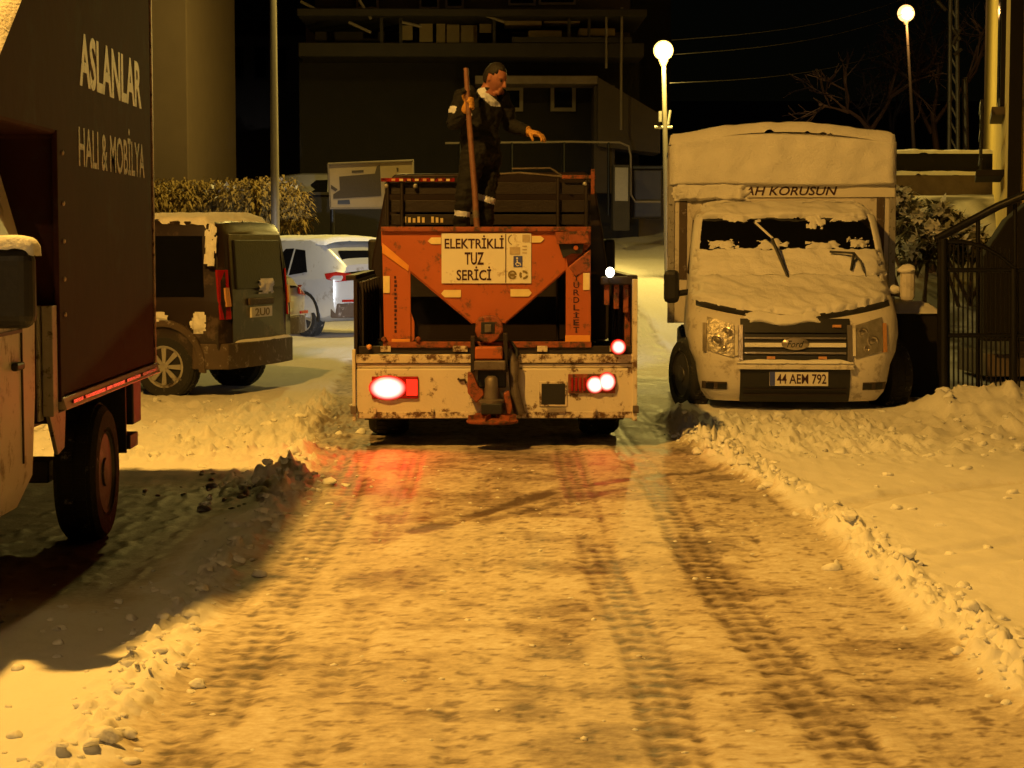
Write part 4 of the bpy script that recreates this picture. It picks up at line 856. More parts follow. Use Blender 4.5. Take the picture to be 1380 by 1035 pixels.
for x in (-.26, .21): fpatch('marker_reflector', x, x + .075, .555, .578, .014, .02, M['reflector'], gp, 3, 3)
fpatch('marker_reflector', .34, .42, .84, .862, .014, .02, M['reflector'], gp, 3, 3)
lowp = fpatch('lower_grille', -.50, .50, .17, .49, .004, .014, M['black'], nu=13, nv=5)
for z in (.235, .285): fpatch('lower_bar', -.47, .47, z, z + .012, .016, .012, M['darkmetal'], lowp, 13, 3)
fpatch('bumper_beam', -.52, .52, .475, .525, .005, .05, M['transit'], nu=13, nv=4)
snow_on('snow_ledge', lambda a, b: Vector((-.54 + 1.08 * a, fy(-.54 + 1.08 * a, .52) - .07 + .07 * b, .527)), 50, 10, .03, .15, .05, 41, M['vsnow'], Q, 1)
pq = MB().box((-.235, -.022, .315), (.30, -.008, .445)).build('number_plate', M['plate'], Q, None, .004)
MB().box((-.233, -.0245, .317), (-.185, -.021, .443)).build('plate_band', M['inkblue'], pq)
text('plate_text', '44 AEM 792', (-.168, -.0245, .335), (1, 0, 0), (0, 0, 1), .09, .45, M['ink'], pq, bold=.012)
for sgn in (-1, 1):
    a0, a1 = sgn * .555, sgn * .80
    hl_ = fpatch('headlight', min(a0, a1), max(a0, a1), .60, .90, .0, .014, M['lampglass'], nu=8, nv=8, sh=sgn * .07)
    for (hx, hz, hr) in ((.62, .80, .05), (.71, .72, .058), (.65, .655, .03)):
        c = Vector((sgn * hx, fy(hx, hz) - .012, hz)); MB().lathe([(hr, 0), (hr, .008), (hr * .8, .012), (hr * .55, .004), (.005, .010)], c, (sgn * .4, -1, 0), 16).build('reflector_bowl', M['chrome'], hl_, 40)
    fpatch('headlight_surround', min(sgn * .52, sgn * .55), max(sgn * .52, sgn * .55), .585, .87, .0, .025, M['transit'], nu=3, nv=6)
    fpatch('turn_signal', min(sgn * .805, sgn * .835), max(sgn * .805, sgn * .835), .62, .88, .0, .02, M['reflector'] if sgn > 0 else M['chrome'], nu=3, nv=6)
    fg = fpatch('fog_lamp_recess', min(sgn * .62, sgn * .84), max(sgn * .62, sgn * .84), .275, .345, .0, .008, M['vanclad'], nu=5, nv=3)
    for (hx, hw) in ((.66, .04), (.77, .032)): fpatch('fog_lamp', sgn * hx - hw, sgn * hx + hw, .285, .335, .006, .008, M['black'], fg, 4, 3)
    # door glass, pillar, mirror
    def sdp(y, z): return (sgn * (fw(z) + .0), y, z)
    MB().poly([(sgn * (fw(1.32) - .01), 1.30, 1.32), (sgn * (fw(1.32) - .01), 1.98, 1.32), (sgn * (fw(1.85) - .01), 1.98, 1.85), (sgn * (fw(1.85) - .01), 1.72, 1.85)], (sgn * .018, 0, 0)).build('side_window', M['glass'], Q)
    mx_ = sgn * 1.10
    if sgn < 0: mm = box('mirror', (-1.20, .98, 1.04), (-1.05, 1.08, 1.36), M['black'], Q, .045)
    else: mm = box('mirror', (1.07, .98, 1.06), (1.21, 1.08, 1.38), M['transit'], Q, .05)
    tube('mirror_arm', [(sgn * .93, 1.10, 1.15), (sgn * 1.08, 1.05, 1.13)], .03, M['black'], mm)
    if sgn > 0:
        for (cx_, cy_, cz_, sx_, sy_, sz_, li) in ((1.14, 1.02, 1.365, .085, .075, .05, 1), (1.01, 1.06, 1.17, .06, .05, .05, 2)):
            MB().add([(cx_ + v[0] * sx_, cy_ + v[1] * sy_, cz_ + v[2] * sz_) for v in LUMPS[li][0]], LUMPS[li][1]).build('snow_cap', M['vsnow'], mm, 60)
    ax = Matrix.Rotation(R(20), 3, 'Z') @ Vector((1, 0, 0))
    wheel(Q, (sgn * .94, .86, .355), ax, .355, .21, M['rim_dark'], 0, sgn)
    wheel(Q, (sgn * .92, 4.1, .345), (1, 0, 0), .345, .21, M['rim_dark'], 0, sgn)
# hood gap showing dark below the blanket, blanket over bonnet and screen
solid('bonnet_gap', lambda a, b: (lambda x, z: Vector((x, fy(x, z), z)))(-.90 + 1.8 * a, .905 + .05 * b + .13 * abs(2 * a - 1) ** 1.6), 31, 3, 0, .006, M['black'], Q)
def hood(a, b):
    z = .945 + (1.555 - .945) * b; lim = min(.93, fw(z) * .965); x = -lim + 2 * lim * a; z = z + .135 * abs(2 * a - 1) ** 1.6 * (1 - b)
    return Vector((x, fy(x, z), z))
def hood_dip(a, b):                     # the blanket sags over the grille
    p = hood(a, b); return p
snow_on('snow_blanket', hood, 110, 80, .055, .03, .05, 45, M['vsnow'], Q, 1, .45, 8)
snow_on('snow_blanket', lambda a, b: (lambda x, z: Vector((x, fy(x, z) - .01, z)))(-.46 + .70 * a, .875 + .10 * b + .02 * math.sin(a * 9)), 50, 14, .03, .12, .10, 46, M['vsnow'], Q, 1, .3, 7)
def croof(a, b):
    z = 1.855 + .13 * min(1, b * 1.6); x = (-1 + 2 * a) * fw(min(z, 1.95)) * .97
    return Vector((x, fy(x, min(z, 1.98)) + (.55 * max(0, b - .62)), min(z, 1.985)))
snow_on('roof_snow', croof, 100, 40, .055, .06, .07, 48, M['vsnow'], Q, 1, .4, 9)
for sgn in (-1, 1):
    snow_on('snow_strip', lambda a, b: (lambda z: Vector((sgn * (fw(z) * (.90 + .09 * (a if sgn > 0 else 1 - a))), fy(fw(z) * (.90 + .09 * (a if sgn > 0 else 1 - a)), z), z)))(1.25 + .68 * b), 8, 50, .022, .18, .10, 49 + sgn, M['vsnow'], Q, 1)
for k, (cx_, cz_, wx_, wz_) in enumerate(((-.62, 1.60, .30, .10), (-.15, 1.60, .34, .12), (.35, 1.59, .36, .10), (.68, 1.62, .22, .10), (.28, 1.83, .20, .16), (-.45, 1.86, .40, .08), (.60, 1.86, .36, .07))):
    snow_on('snow_patch', lambda a, b: (lambda x, z: Vector((x, fy(x, z) - .008, z)))(cx_ + wx_ * (a - .5), cz_ + wz_ * (b - .5)), 26, 14, .028, .25, .1, 70 + k, M['vsnow'], Q, 1, .4, 7, True)
# wipers lifted off the snow
def wiper(pts): 
    w_ = MB().tube([tq(px, py, yl) for px, py, yl in pts], .011, 6).build('wiper_arm', M['black'], Q, 50); return w_
w1 = wiper([(1063, 377, .78), (1057, 360, .80), (1041, 322, .92), (1016, 299, 1.05)])
MB().tube([tq(1040, 322, .91), tq(1063, 376, .77)], .014, 6).build('wiper_blade', M['black'], w1)
MB().tube([tq(1041, 321, .905), tq(1018, 300, 1.03)], .012, 6).build('snow_line', M['vsnow'], w1)
w2 = wiper([(1168, 376, .80), (1160, 352, .86), (1151, 341, .90), (1118, 339, .95)])
MB().tube([tq(1151, 341, .89), tq(1147, 364, .80)], .013, 6).build('wiper_blade', M['black'], w2)
MB().tube([tq(1146, 376, .80), tq(1172, 377, .79)], .016, 6).build('wiper_hinge', M['black'], w2)
# load box with arched roof
by0, by1, bw = 2.12, 5.3, 1.12
arch = [(-bw, .80), (bw, .80), (bw, 2.62)] + [(bw * math.cos(R(t)) * (1 if True else 1), 2.62 + .12 * math.sin(R(t))) for t in range(10, 180, 10)] + [(-bw, 2.62)]
lb = MB().poly([(x, by0, z) for x, z in arch], (0, by1 - by0, 0)).build('load_box', M['transit'], Q, None, .015)
MB().box((-.5, .9, .45), (-.38, 5.2, .60)).box((.38, .9, .45), (.5, 5.2, .60)).box((-.9, 4.0, .30), (.9, 4.2, .40)).box((-.85, .85, .28), (.85, .98, .40)).build('chassis', M['darkmetal'], Q, None, .006)
for sgn in (-1, 1):
    box('corner_post', (sgn * bw - .035, by0 - .015, .80), (sgn * bw + .035, by0 + .05, 2.62), M['galv'], lb, .006)
    box('tarp_strap', (sgn * 1.0 - .04, by0 - .012, 1.25), (sgn * 1.0 + .04, by0 - .002, 2.10), M['vanclad'], lb, .003)
box('banner', (-bw + .02, by0 - .022, 2.085), (bw + .02, by0 - .004, 2.215), M['plate'], lb, .004)
text('banner_text', 'ALLAH KORUSUN', (-.62, by0 - .025, 2.105), (1, 0, 0), (0, 0, 1), .09, 1.18, M['ink'], lb, bold=.012, shear=.25)
def bf(a, b):
    x = -bw - .02 + (2 * bw + .05) * a; z = 2.205 + .43 * b + .10 * b * math.sin(math.pi * a) + .01 * math.sin(a * 7)
    return Vector((x, by0 - .015, z))
snow_on('snow_face', bf, 90, 40, .075, .03, .002, 52, M['vsnow'], lb, 1, .35, 5)
snow_on('snow_face', lambda a, b: Vector((-bw + .0 + .80 * a, by0 - .03, 2.05 + .18 * b)), 60, 24, .05, .10, .13, 53, M['vsnow'], lb, 1, .5, 9)
def br(a, b):
    x = -bw - .03 + (2 * bw + .06) * a; return Vector((x, by0 - .05 + (by1 - by0) * b, 2.625 + .125 * math.sin(math.pi * a)))
snow_on('roof_snow', br, 70, 60, .10, .02, .004, 54, M['vsnow'], lb, 1, .2, 6)
snow_on('snow_patch', lambda a, b: Vector((-bw - .036, by0 + .03 + .5 * b, 1.1 + 1.4 * (1 - a))), 60, 14, .04, .10, .09, 55, M['vsnow'], lb, 1, .5, 9)

# ------------------------------------------------------------------ the worker standing in the hopper with a wooden pole
wp0, wp1 = at(628, 92, 15.62), at(645, 345, 15.36)
po = empty('wooden_pole', wp1, 0, 'long worn wooden pole held upright by the worker in the hopper', 'pole')
MB().tube([(0, 0, 0), (wp0 - wp1) * .35 + Vector((.004, 0, 0)), (wp0 - wp1) * .7 - Vector((.003, 0, 0)), wp0 - wp1], [.026, .024, .023, .020], 10).build('shaft', M['wood'], po, 50)
MB().lathe([(.027, 0), (.028, .03), (.026, .06)], (wp0 - wp1) * .2, wp0 - wp1, 10).build('iron_ring', M['steel'], po)
BD = Vector((.80, -.60, 0)).normalized(); BR = Vector((BD.y, -BD.x, 0))      # facing, his right
bod = MB()
def ell_loft(mb, secs, n=20):
    k0 = len(mb.v)
    for c, A, B in secs:
        c = Vector(c); A = Vector(A); B = Vector(B); mb.v += [tuple(c + A * math.cos(2 * math.pi * i / n) + B * math.sin(2 * math.pi * i / n)) for i in range(n)]
    m = len(secs); mb.f += [tuple(k0 + x for x in f) for f in [(j * n + i, j * n + (i + 1) % n, (j + 1) * n + (i + 1) % n, (j + 1) * n + i) for j in range(m - 1) for i in range(n)] + [tuple(range(n - 1, -1, -1)), tuple((m - 1) * n + i for i in range(n))]]
def J(px, py, Y): return at(px, py, Y)
pel, wst, chs, nck = J(648, 208, 16.0), J(647, 178, 16.0), J(649, 146, 16.0), J(654, 127, 15.99)
ell_loft(bod, [(pel - Vector((0, 0, .09)), BR * .10, BD * .10), (pel, BR * .175, BD * .145), (wst - Vector((0, 0, .06)), BR * .19, BD * .155), (wst, BR * .185, BD * .15), (chs - Vector((0, 0, .05)), BR * .205, BD * .155), (chs + Vector((0, 0, .05)), BR * .21, BD * .145), (nck - Vector((0, 0, .055)), BR * .165, BD * .105), (nck + Vector((0, 0, .0)), BR * .085, BD * .085), (nck + Vector((-.005, 0, .035)), BR * .068, BD * .06), (nck + Vector((-.005, 0, .045)), BR * .05, BD * .05)])
Rs, Re, Rw = J(625, 131, 15.87), J(610, 170, 15.82), J(625, 150, 15.66)
Ls, Le, Lw = J(675, 133, 16.12), J(688, 168, 16.16), J(712, 178, 16.04)
for a, b, c in ((Rs, Re, Rw), (Ls, Le, Lw)):
    bod.tube([a + (nck - a) * .35, a, a + (b - a) * .5, b, b + (c - b) * .15, b + (c - b) * .6, c], [.085, .088, .075, .062, .062, .055, .048], 14)
for hx, k, an in ((J(637, 212, 15.92), J(624, 277, 15.84), J(618, 342, 15.98)), (J(659, 212, 16.08), J(655, 272, 16.02), J(653, 340, 16.16))):
    bod.tube([hx + Vector((0, 0, .05)), hx, hx + (k - hx) * .5, k, k + (an - k) * .3, an, an - Vector((0, 0, .05))], [.10, .105, .09, .072, .072, .06, .06], 14)
    ell_loft(bod, [(an - Vector((0, 0, .03)) - BD * .08, BR * .035, Vector((0, 0, .045))), (an - Vector((0, 0, .04)), BR * .05, Vector((0, 0, .055))), (an - Vector((0, 0, .055)) + BD * .12, BR * .048, Vector((0, 0, .038))), (an - Vector((0, 0, .06)) + BD * .18, BR * .03, Vector((0, 0, .025)))], 14)
# head: ellipsoid with brow, nose, jaw and ears
HF = Vector((.78, -.46, -.46)).normalized(); HR = HF.cross(Vector((0, 0, 1))).normalized(); HU = HR.cross(HF)
hc = J(667, 105, 15.97)
n1, n2 = 24, 18; hv = []
for j in range(n2 + 1):
    ph = math.pi * j / n2
    for i in range(n1):
        t = 2 * math.pi * i / n1; x = math.sin(ph) * math.cos(t); y = math.sin(ph) * math.sin(t); z = math.cos(ph)   # x fwd, y right, z up
        fx = .098 * x; ry = .076 * y; uz = .122 * z
        if z < -.1: ry *= 1 - .28 * min(1, (-z - .1)) ; fx *= (1 + .06 * (-z)) if x > 0 else (1 - .35 * min(1, -z - .1))
        if x > .6 and -.05 < z < .2: fx -= .006
        hv.append(tuple(hc + HF * fx + HR * ry + HU * uz))
bod.add(hv, [(j * n1 + i, j * n1 + (i + 1) % n1, (j + 1) * n1 + (i + 1) % n1, (j + 1) * n1 + i) for j in range(n2) for i in range(n1)])
hp_ = lambda f_, r_, u_: hc + HF * f_ + HR * r_ + HU * u_
bod.tube([hp_(.085, 0, .03), hp_(.108, 0, -.005), hp_(.122, 0, -.026), hp_(.10, 0, -.036)], [.008, .012, .016, .010], 8)
for sg_ in (-1, 1):
    bod.tube([hp_(.086, sg_ * .012, .028), hp_(.084, sg_ * .03, .034), hp_(.07, sg_ * .052, .026)], [.009, .010, .008], 6)
    ell_loft(bod, [(hp_(.0, sg_ * .070, -.005), HF * .018, HU * .032), (hp_(-.008, sg_ * .086, -.003), HF * .017, HU * .030)], 10)
bod.tube([hp_(.094, -.024, -.062), hp_(.102, 0, -.060), hp_(.094, .024, -.062)], .008, 6)
bod.tube([hp_(.092, -.02, -.075), hp_(.099, 0, -.074), hp_(.092, .02, -.075)], .008, 6)
ell_loft(bod, [(hp_(.06, 0, -.095), HR * .028, HU * .02), (hp_(.088, 0, -.098), HR * .024, HU * .018), (hp_(.098, 0, -.098), HR * .012, HU * .01)], 10)
bod.tube([nck, hp_(-.015, 0, -.08), hc], [.06, .058, .055], 12)
# right hand closed round the pole
pa = (wp0 - wp1).normalized(); tt = (Rw - wp1).dot(pa) + .035; pc = wp1 + pa * tt
away = (Rw - pc); away = (away - pa * away.dot(pa)).normalized(); sidev = pa.cross(away)
ell_loft(bod, [(Rw, pa * .036, sidev * .028), (Rw + (pc - Rw) * .35, pa * .044, sidev * .028), (pc + away * .034 + pa * .0, pa * .050, sidev * .022), (pc + away * .030 - sidev * .01, pa * .046, sidev * .02)], 12)
for k in range(4):
    o_ = pa * (.036 - .024 * k); rr_ = .038; L_ = (215, 230, 225, 205)[k]
    bod.tube([pc + o_ + (away * math.cos(R(a)) - sidev * math.sin(R(a))) * rr_ for a in range(-15, L_, 24)], [.0125] * (len(range(-15, L_, 24)) - 1) + [.010], 8)
bod.tube([pc + pa * (.03 + .0006 * a) + (away * math.cos(R(a)) + sidev * math.sin(R(a))) * .038 for a in range(0, 130, 24)], [.016, .015, .014, .0135, .013, .012], 8)
# left hand: open glove, fingers drooping
hd = (J(728, 181, 15.98) - Lw).normalized(); hn = Vector((0, 0, 1)); hs_ = hd.cross(hn).normalized(); hn = hs_.cross(hd)
ell_loft(bod, [(Lw, hs_ * .036, hn * .028), (Lw + hd * .04, hs_ * .045, hn * .026), (Lw + hd * .09, hs_ * .048, hn * .024), (Lw + hd * .105, hs_ * .044, hn * .018)], 12)
for k, L_ in enumerate((.072, .082, .078, .062)):
    b0 = Lw + hd * .095 + hs_ * (.034 - .0235 * k); bod.tube([b0, b0 + hd * L_ * .45 - hn * .008, b0 + hd * L_ * .80 - hn * .03, b0 + hd * L_ * .9 - hn * .058], [.0125, .012, .011, .010], 8)
bod.tube([Lw + hd * .03 + hs_ * .035, Lw + hd * .06 + hs_ * .058 - hn * .02, Lw + hd * .085 + hs_ * .06 - hn * .045, Lw + hd * .09 + hs_ * .052 - hn * .065], [.016, .015, .013, .011], 8)
PR = Vector((pel.x, pel.y, 1.43))
raw = obj('person', bod.mesh('person')); rm = raw.modifiers.new('r', 'REMESH'); rm.mode = 'VOXEL'; rm.voxel_size = .0065
bpy.context.view_layer.update(); me = bpy.data.meshes.new_from_object(raw.evaluated_get(bpy.context.evaluated_depsgraph_get())); bpy.data.objects.remove(raw)
bm = bmesh.new(); bm.from_mesh(me)
for _ in range(2): bmesh.ops.smooth_vert(bm, verts=bm.verts, factor=.4, use_axis_x=True, use_axis_y=True, use_axis_z=True)
bm.normal_update()
handsR = pc; handsL = Lw + hd * .07
for v in bm.verts:                                # cloth folds away from face and hands
    p = v.co
    if (p - hc).length > .17 and (p - handsR).length > .10 and (p - handsL).length > .13:
        f_ = float(fbm(p.x * 9 + p.y * 5, p.z * 14 + p.y * 3, 3, 61)); v.co = p + v.normal * (.012 * f_)
stripe = [at(641, 103, 16), at(646, 118, 16), at(653, 130, 16), at(669, 143, 16)]
def near_line(p, pts):
    d = 9
    for a, b in zip(pts[:-1], pts[1:]):
        ab = Vector((b.x - a.x, b.z - a.z)); ap = Vector((p.x - a.x, p.z - a.z)); t = max(0, min(1, ap.dot(ab) / ab.dot(ab))); d = min(d, (ap - ab * t).length)
    return d
armband = Rs + (Re - Rs) * .55
for f in bm.faces:
    c = f.calc_center_median(); mi = 0
    if (c - hc).length < .155 and ((c - nck).z > .052 or ((c - hc).dot(HF) > .02 and (c - hc).dot(HU) > -.13)): mi = 1
    elif (c - pc).length < .085 or ((c - Rw).length < .055 and (c - pc).length < .10): mi = 2
    elif (c - Lw).dot(hd) > -.005 and (c - Lw).length < .22 and c.z < Lw.z + .1 and c.x > Lw.x - .02: mi = 2
    elif near_line(c, stripe) < .034 and f.normal.y < .15 and c.z > 2.7: mi = 3
    elif abs((c - armband).dot((Re - Rs).normalized())) < .028 and (c - armband).length < .12 and f.normal.x < -.2: mi = 3
    elif c.x < at(634, 300, 15.9).x + .02 and abs(c.z - at(622, 288, 15.85).z - .12 * (c.x - at(622, 288, 15.85).x) * -1) < .022: mi = 3
    elif c.x > at(640, 300, 15.9).x and abs(c.z - at(654, 268, 16.0).z + .3 * (c.x - at(654, 268, 16).x)) < .026 and c.z < 2.2: mi = 3
    f.material_index = mi; f.smooth = True
me.materials.clear()
for k in ('cloth', 'skin', 'glove', 'reflect'): me.materials.append(M[k])
bm.to_mesh(me); bm.free()
me.transform(Matrix.Translation(-PR))
pe = bpy.data.objects.new('person', me); col.objects.link(pe); pe.location = PR
tag(pe, 'worker in black clothes and orange gloves standing in the hopper, looking down to the right', 'person')
hm = MB(); hv = []; hfc = []
for j in range(n2 + 1):
    ph = math.pi * j / n2
    for i in range(n1):
        t = 2 * math.pi * i / n1; x = math.sin(ph) * math.cos(t); y = math.sin(ph) * math.sin(t); z = math.cos(ph)
        k = 1 + .06 * float(fbm(x * 9 + z * 5, y * 9, 2, 5)); hv.append(tuple(hc + (HF * (.101 * x - .006) + HR * .0795 * y + HU * (.125 * z + .005)) * k - PR))
for j in range(n2):
    for i in range(n1):
        ph = math.pi * (j + .5) / n2; t = 2 * math.pi * (i + .5) / n1; x = math.sin(ph) * math.cos(t); z = math.cos(ph)
        if z > .62 or (x < .35 and z > .12) or (x < -.15 and z > -.45): hfc.append((j * n1 + i, j * n1 + (i + 1) % n1, (j + 1) * n1 + (i + 1) % n1, (j + 1) * n1 + i))
hm.v = hv; hm.f = hfc; hair = hm.build('hair', M['hair'], pe, 60); sm = hair.modifiers.new('s', 'SOLIDIFY'); sm.thickness = .012
for sg_ in (-1, 1): MB().lathe([(.010, -.004), (.010, .004), (.004, .008)], hp_(.082, sg_ * .030, .010) - PR, HF, 10).build('eye', M['hair'], pe, 50)

# ------------------------------------------------------------------ houses behind
def prect(name, px0, py0, px1, py1, Y, th, m, parent, bev=0):
    a = at(px0, py1, Y); b = at(px1, py0, Y); return box(name, (a.x, Y, a.z), (b.x, Y + th, b.z), m, parent, bev)
def window(px0, py0, px1, py1, Y, parent, fr_=3, fm='frame', name='window'):
    f_ = prect(name, px0, py0, px1, py1, Y - .07, .08, M[fm], parent)
    prect('pane', px0 + fr_, py0 + fr_, px1 - fr_, py1 - fr_, Y - .075, .03, M['glass'], f_); return f_
HC = empty('hillside_house', (at(640, 250, 46).x, 46, 1.6), 0, 'big dark house with stacked balconies on the hill behind the truck', 'house')
prect('wall', 405, 60, 862, 330, 46.5, 8, M['walldark'], HC); prect('wall', 425, -140, 850, 60, 48, 6, M['wallmid'], HC)
prect('balcony_slab', 402, 58, 868, 76, 44.9, 3.2, M['slab'], HC, .02); prect('balcony_slab', 400, 12, 872, 21, 44.6, 3.5, M['slab'], HC, .02)
prect('balcony_beam', 690, 50, 852, 57, 44.9, .2, M['slab'], HC)
for a, b, c, d_ in ((565, 31, 583, 57), (588, 31, 600, 58), (602, 33, 619, 58), (621, 34, 643, 58), (540, 34, 556, 54), (646, 30, 662, 44)): prect('balcony_board', a, b, c, d_, 46.2, .06, M['panel'], HC, .01)
for a, b, c, d_ in ((680, 25, 730, 34), (733, 22, 782, 31), (712, 41, 757, 50), (779, 38, 829, 48)): prect('balcony_chest', a, b, c, d_, 45.6, .8, M['panel'], HC, .02)
for a, b, c, d_ in ((685, -14, 722, 7), (726, -14, 776, 6), (565, -20, 592, 12), (600, -20, 625, 11), (480, -14, 510, 12)): window(a, b, c, d_, 48, HC, 3)
for px in (512, 538, 664, 765, 792): prect('balcony_post', px, 21, px + 4, 58, 45, .12, M['slab'], HC)
for (x0, y0, x1, y1) in ((405, 2, 440, 20), (484, 0, 500, 26), (542, 30, 568, 36), (652, 20, 680, 30), (470, 30, 500, 44)):
    MB().tube([at(x0, y0, 44.8), at(x1, y1, 44.8)], .035, 6).build('roof_strut', M['frame'], HC)
tube('drain_pipe', [at(817, 14, 44.8), at(817, 92, 44.8)], .028, M['frame'], HC); tube('drain_pipe', [at(838, 10, 44.7), at(837, 90, 44.7), at(837, 175, 44.7)], .03, M['frame'], HC)
prect('ledge', 640, 102, 806, 113, 45.3, 1.3, M['stonew'], HC, .02)
window(678, 117, 705, 150, 46.45, HC, 5); window(742, 113, 776, 150, 46.45, HC, 5); prect('corner_pier', 800, 115, 829, 260, 45.4, 1.2, M['wallmid'], HC, .02)
a, b = at(806, 104, 45.2), at(890, 154, 45.2)
MB().poly([a, b, b - Vector((0, 0, .9)), a - Vector((0, 0, 1.6))], (0, 1.6, 0)).build('sloping_wall', M['wallmid'], HC)
prect('wall', 850, -140, 905, 160, 52, 6, M['walldark'], HC)
adopt(HC)
RL = empty('handrail', at(770, 230, 43), 0, 'bent metal handrail in front of the dark hillside house', 'railing')
MB().tube([at(600, 193, 43), at(690, 192, 43), at(770, 191, 43), at(835, 192, 43), at(847, 197, 43), at(850, 210, 43), at(850, 262, 43), at(856, 272, 43), at(890, 272, 43)], .026, 8).build('rail', M['frame'], RL, 50)
for px in (620, 690, 760, 820): tube('rail_post', [at(px, 192, 43), at(px, 290, 43)], .03, M['iron'], RL)
adopt(RL)
gb = empty('utility_cabinet', (at(837, 272, 42.5).x, 42.5, gz(at(837, 272, 42.5).x, 42.5)), 0, 'grey metal utility cabinet at the bend of the handrail', 'cabinet')
p0, p1 = at(826, 274, 42.5), at(849, 222, 42.5); box('cabinet_body', (p0.x, 42.5, p0.z - .6), (p1.x, 43.0, p1.z), M['slab'], gb, .02); box('cabinet_door', (p0.x + .04, 42.485, p0.z + .05), (p1.x - .04, 42.5, p1.z - .06), M['pole'], gb, .006); adopt(gb)
gb2 = empty('rubbish_container', (at(870, 262, 43.5).x, 43.5, gz(at(870, 262, 43.5).x, 43.5)), 0, 'dark rubbish container on the snow beside the grey cabinet', 'bin')
p0, p1 = at(854, 264, 43.5), at(893, 228, 43.5); box('bin_body', (p0.x, 43.5, p0.z - .5), (p1.x, 44.3, p1.z), M['darkmetal'], gb2, .04); box('bin_lid', (p0.x - .03, 43.45, p1.z), (p1.x + .03, 44.35, p1.z + .08), M['black'], gb2, .03); adopt(gb2)
LH = empty('far_house', (at(350, 200, 60).x, 60, 1.8), 0, 'dim beige house with three narrow windows behind the lamp post', 'house')
prect('wall', 235, 28, 412, 320, 60, 8, M['wallmid'], LH); prect('roof', 225, -60, 425, 28, 59.4, 9, M['walldark'], LH, .05); prect('wall', 412, 60, 520, 320, 61, 8, M['walldark'], LH)
for a in (308, 342, 369): window(a, 62, a + 18, 106, 60, LH, 2, 'slab')
adopt(LH)
LB = empty('beige_building', (at(220, 250, 38.5).x - 3, 38.5, 1.4), 0, 'plain beige building corner rising behind the brown box truck', 'building')
pb = at(255, 330, 38.5); box('wall', (pb.x - 9, 38.5, .8), (pb.x, 46, 12), M['wallbeige'], LB, .02); box('plinth', (pb.x - 9.03, 38.46, .8), (pb.x + .03, 46, 1.9), M['slab'], LB, .01)
box('roof_edge', (pb.x - 9.3, 38.2, 12), (pb.x + .3, 46.3, 12.25), M['slab'], LB, .02); adopt(LB)
# yellow building at the right edge
ub = Vector((.2425, .970, 0)); vb_ = Vector((.970, -.2425, 0)); A0 = at(1356, 325, 22); A0.z = .2
YB = empty('yellow_building', (A0.x + 3, A0.y + 3, .2), 0, 'yellow rendered building with a barred window at the right edge', 'building')
def ybox(name, u0, u1, v0, v1, z0, z1, m, parent=YB, bev=.02):
    c = [A0 + ub * u + vb_ * v for u, v in ((u0, v0), (u1, v0), (u1, v1), (u0, v1))]
    return MB().poly([(q.x, q.y, z0) for q in c], (0, 0, z1 - z0)).build(name, m, parent, None, bev)
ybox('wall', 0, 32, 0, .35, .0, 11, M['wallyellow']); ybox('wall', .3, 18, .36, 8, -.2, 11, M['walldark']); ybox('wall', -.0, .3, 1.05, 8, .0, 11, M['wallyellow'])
ybox('plinth', -.03, 18, -.03, .3, -.3, 1.25, M['slab'])
w_ = ybox('window', 2.4, 4.2, -.06, .02, 3.3, 5.2, M['slab'], YB, .01); ybox('pane', 2.5, 4.1, -.075, -.05, 3.4, 5.1, M['glass'], w_, 0); ybox('window_sill', 2.3, 4.3, -.16, .0, 3.18, 3.28, M['frame'], w_, .01)
for z in (2.62, 2.95, 3.3): ybox('balcony_bar', 1.9, 4.4, -.30, -.26, z, z + .045, M['iron'], YB, 0)
for k in range(9): ybox('balcony_bar', 1.92 + k * .305, 1.96 + k * .305, -.29, -.265, 2.45, 3.3, M['iron'], YB, 0)
ybox('balcony_floor', 1.85, 4.45, -.34, .0, 2.40, 2.48, M['slab'], YB, .01)
ybox('dark_recess_panel', -.06, -.002, .0, .145, 1.0, 11, M['walldark'], YB, .005)  # dark panel stands in for the shade of a recess at the corner
adopt(YB)
# stair parapet, gate and handrail in front of it
ST = empty('stair_wall', (5.6, 21.2, gz(5.6, 21.2)), 0, 'dark sloping stair wall below the yellow building', 'wall')
MB().poly([at(1326, 345, 21), at(1358, 296, 21), at(1400, 262, 21), at(1400, 460, 21), at(1326, 460, 21)], (0, .25, 0)).build('parapet', M['walldark'], ST, None, .02)
for k in range(5): box('step', (at(1340, 400, 21).x + .28 * k, 21.3, .1), (at(1340, 400, 21).x + .28 * (k + 1), 22.6, .35 + .18 * k), M['stonew'], ST, .01)
adopt(ST)
G = empty('iron_gate', (4.9, 18.1, gz(4.9, 18.1) - .02), 0, 'black iron gate with an arched top bar beside the snowy box van', 'gate')
GY_ = 18.1
def gtube(name, pts, r_, parent=G): return MB().tube([at(a, b, GY_) for a, b in pts], r_, 8).build(name, M['iron'], parent, 50)
gtube('gate_post', [(1271, 322), (1272, 560)], .045); gtube('gate_post', [(1366, 362), (1366, 565)], .04)
gtube('arch_bar', [(1275, 326), (1300, 326), (1325, 332), (1348, 345), (1366, 360)], .02); gtube('top_bar', [(1272, 364), (1384, 364)], .022); gtube('mid_bar', [(1272, 452), (1384, 452)], .022); gtube('bottom_bar', [(1272, 535), (1384, 535)], .02)
for k in range(16): gtube('gate_bar', [(1279 + k * 6.3, 326 + max(0, (k - 3)) * .9 if k < 14 else 362), (1279 + k * 6.3, 536)], .009)
adopt(G)
HR_ = empty('stair_handrail', (at(1300, 400, 18.6).x, 18.6, gz(4.6, 18.6)), 0, 'sloping black handrail rising above the iron gate', 'railing')
MB().tube([at(1261, 323, 18.6), at(1300, 302, 18.6), at(1345, 278, 18.6), at(1400, 255, 18.4)], .04, 8).build('rail', M['iron'], HR_, 50)
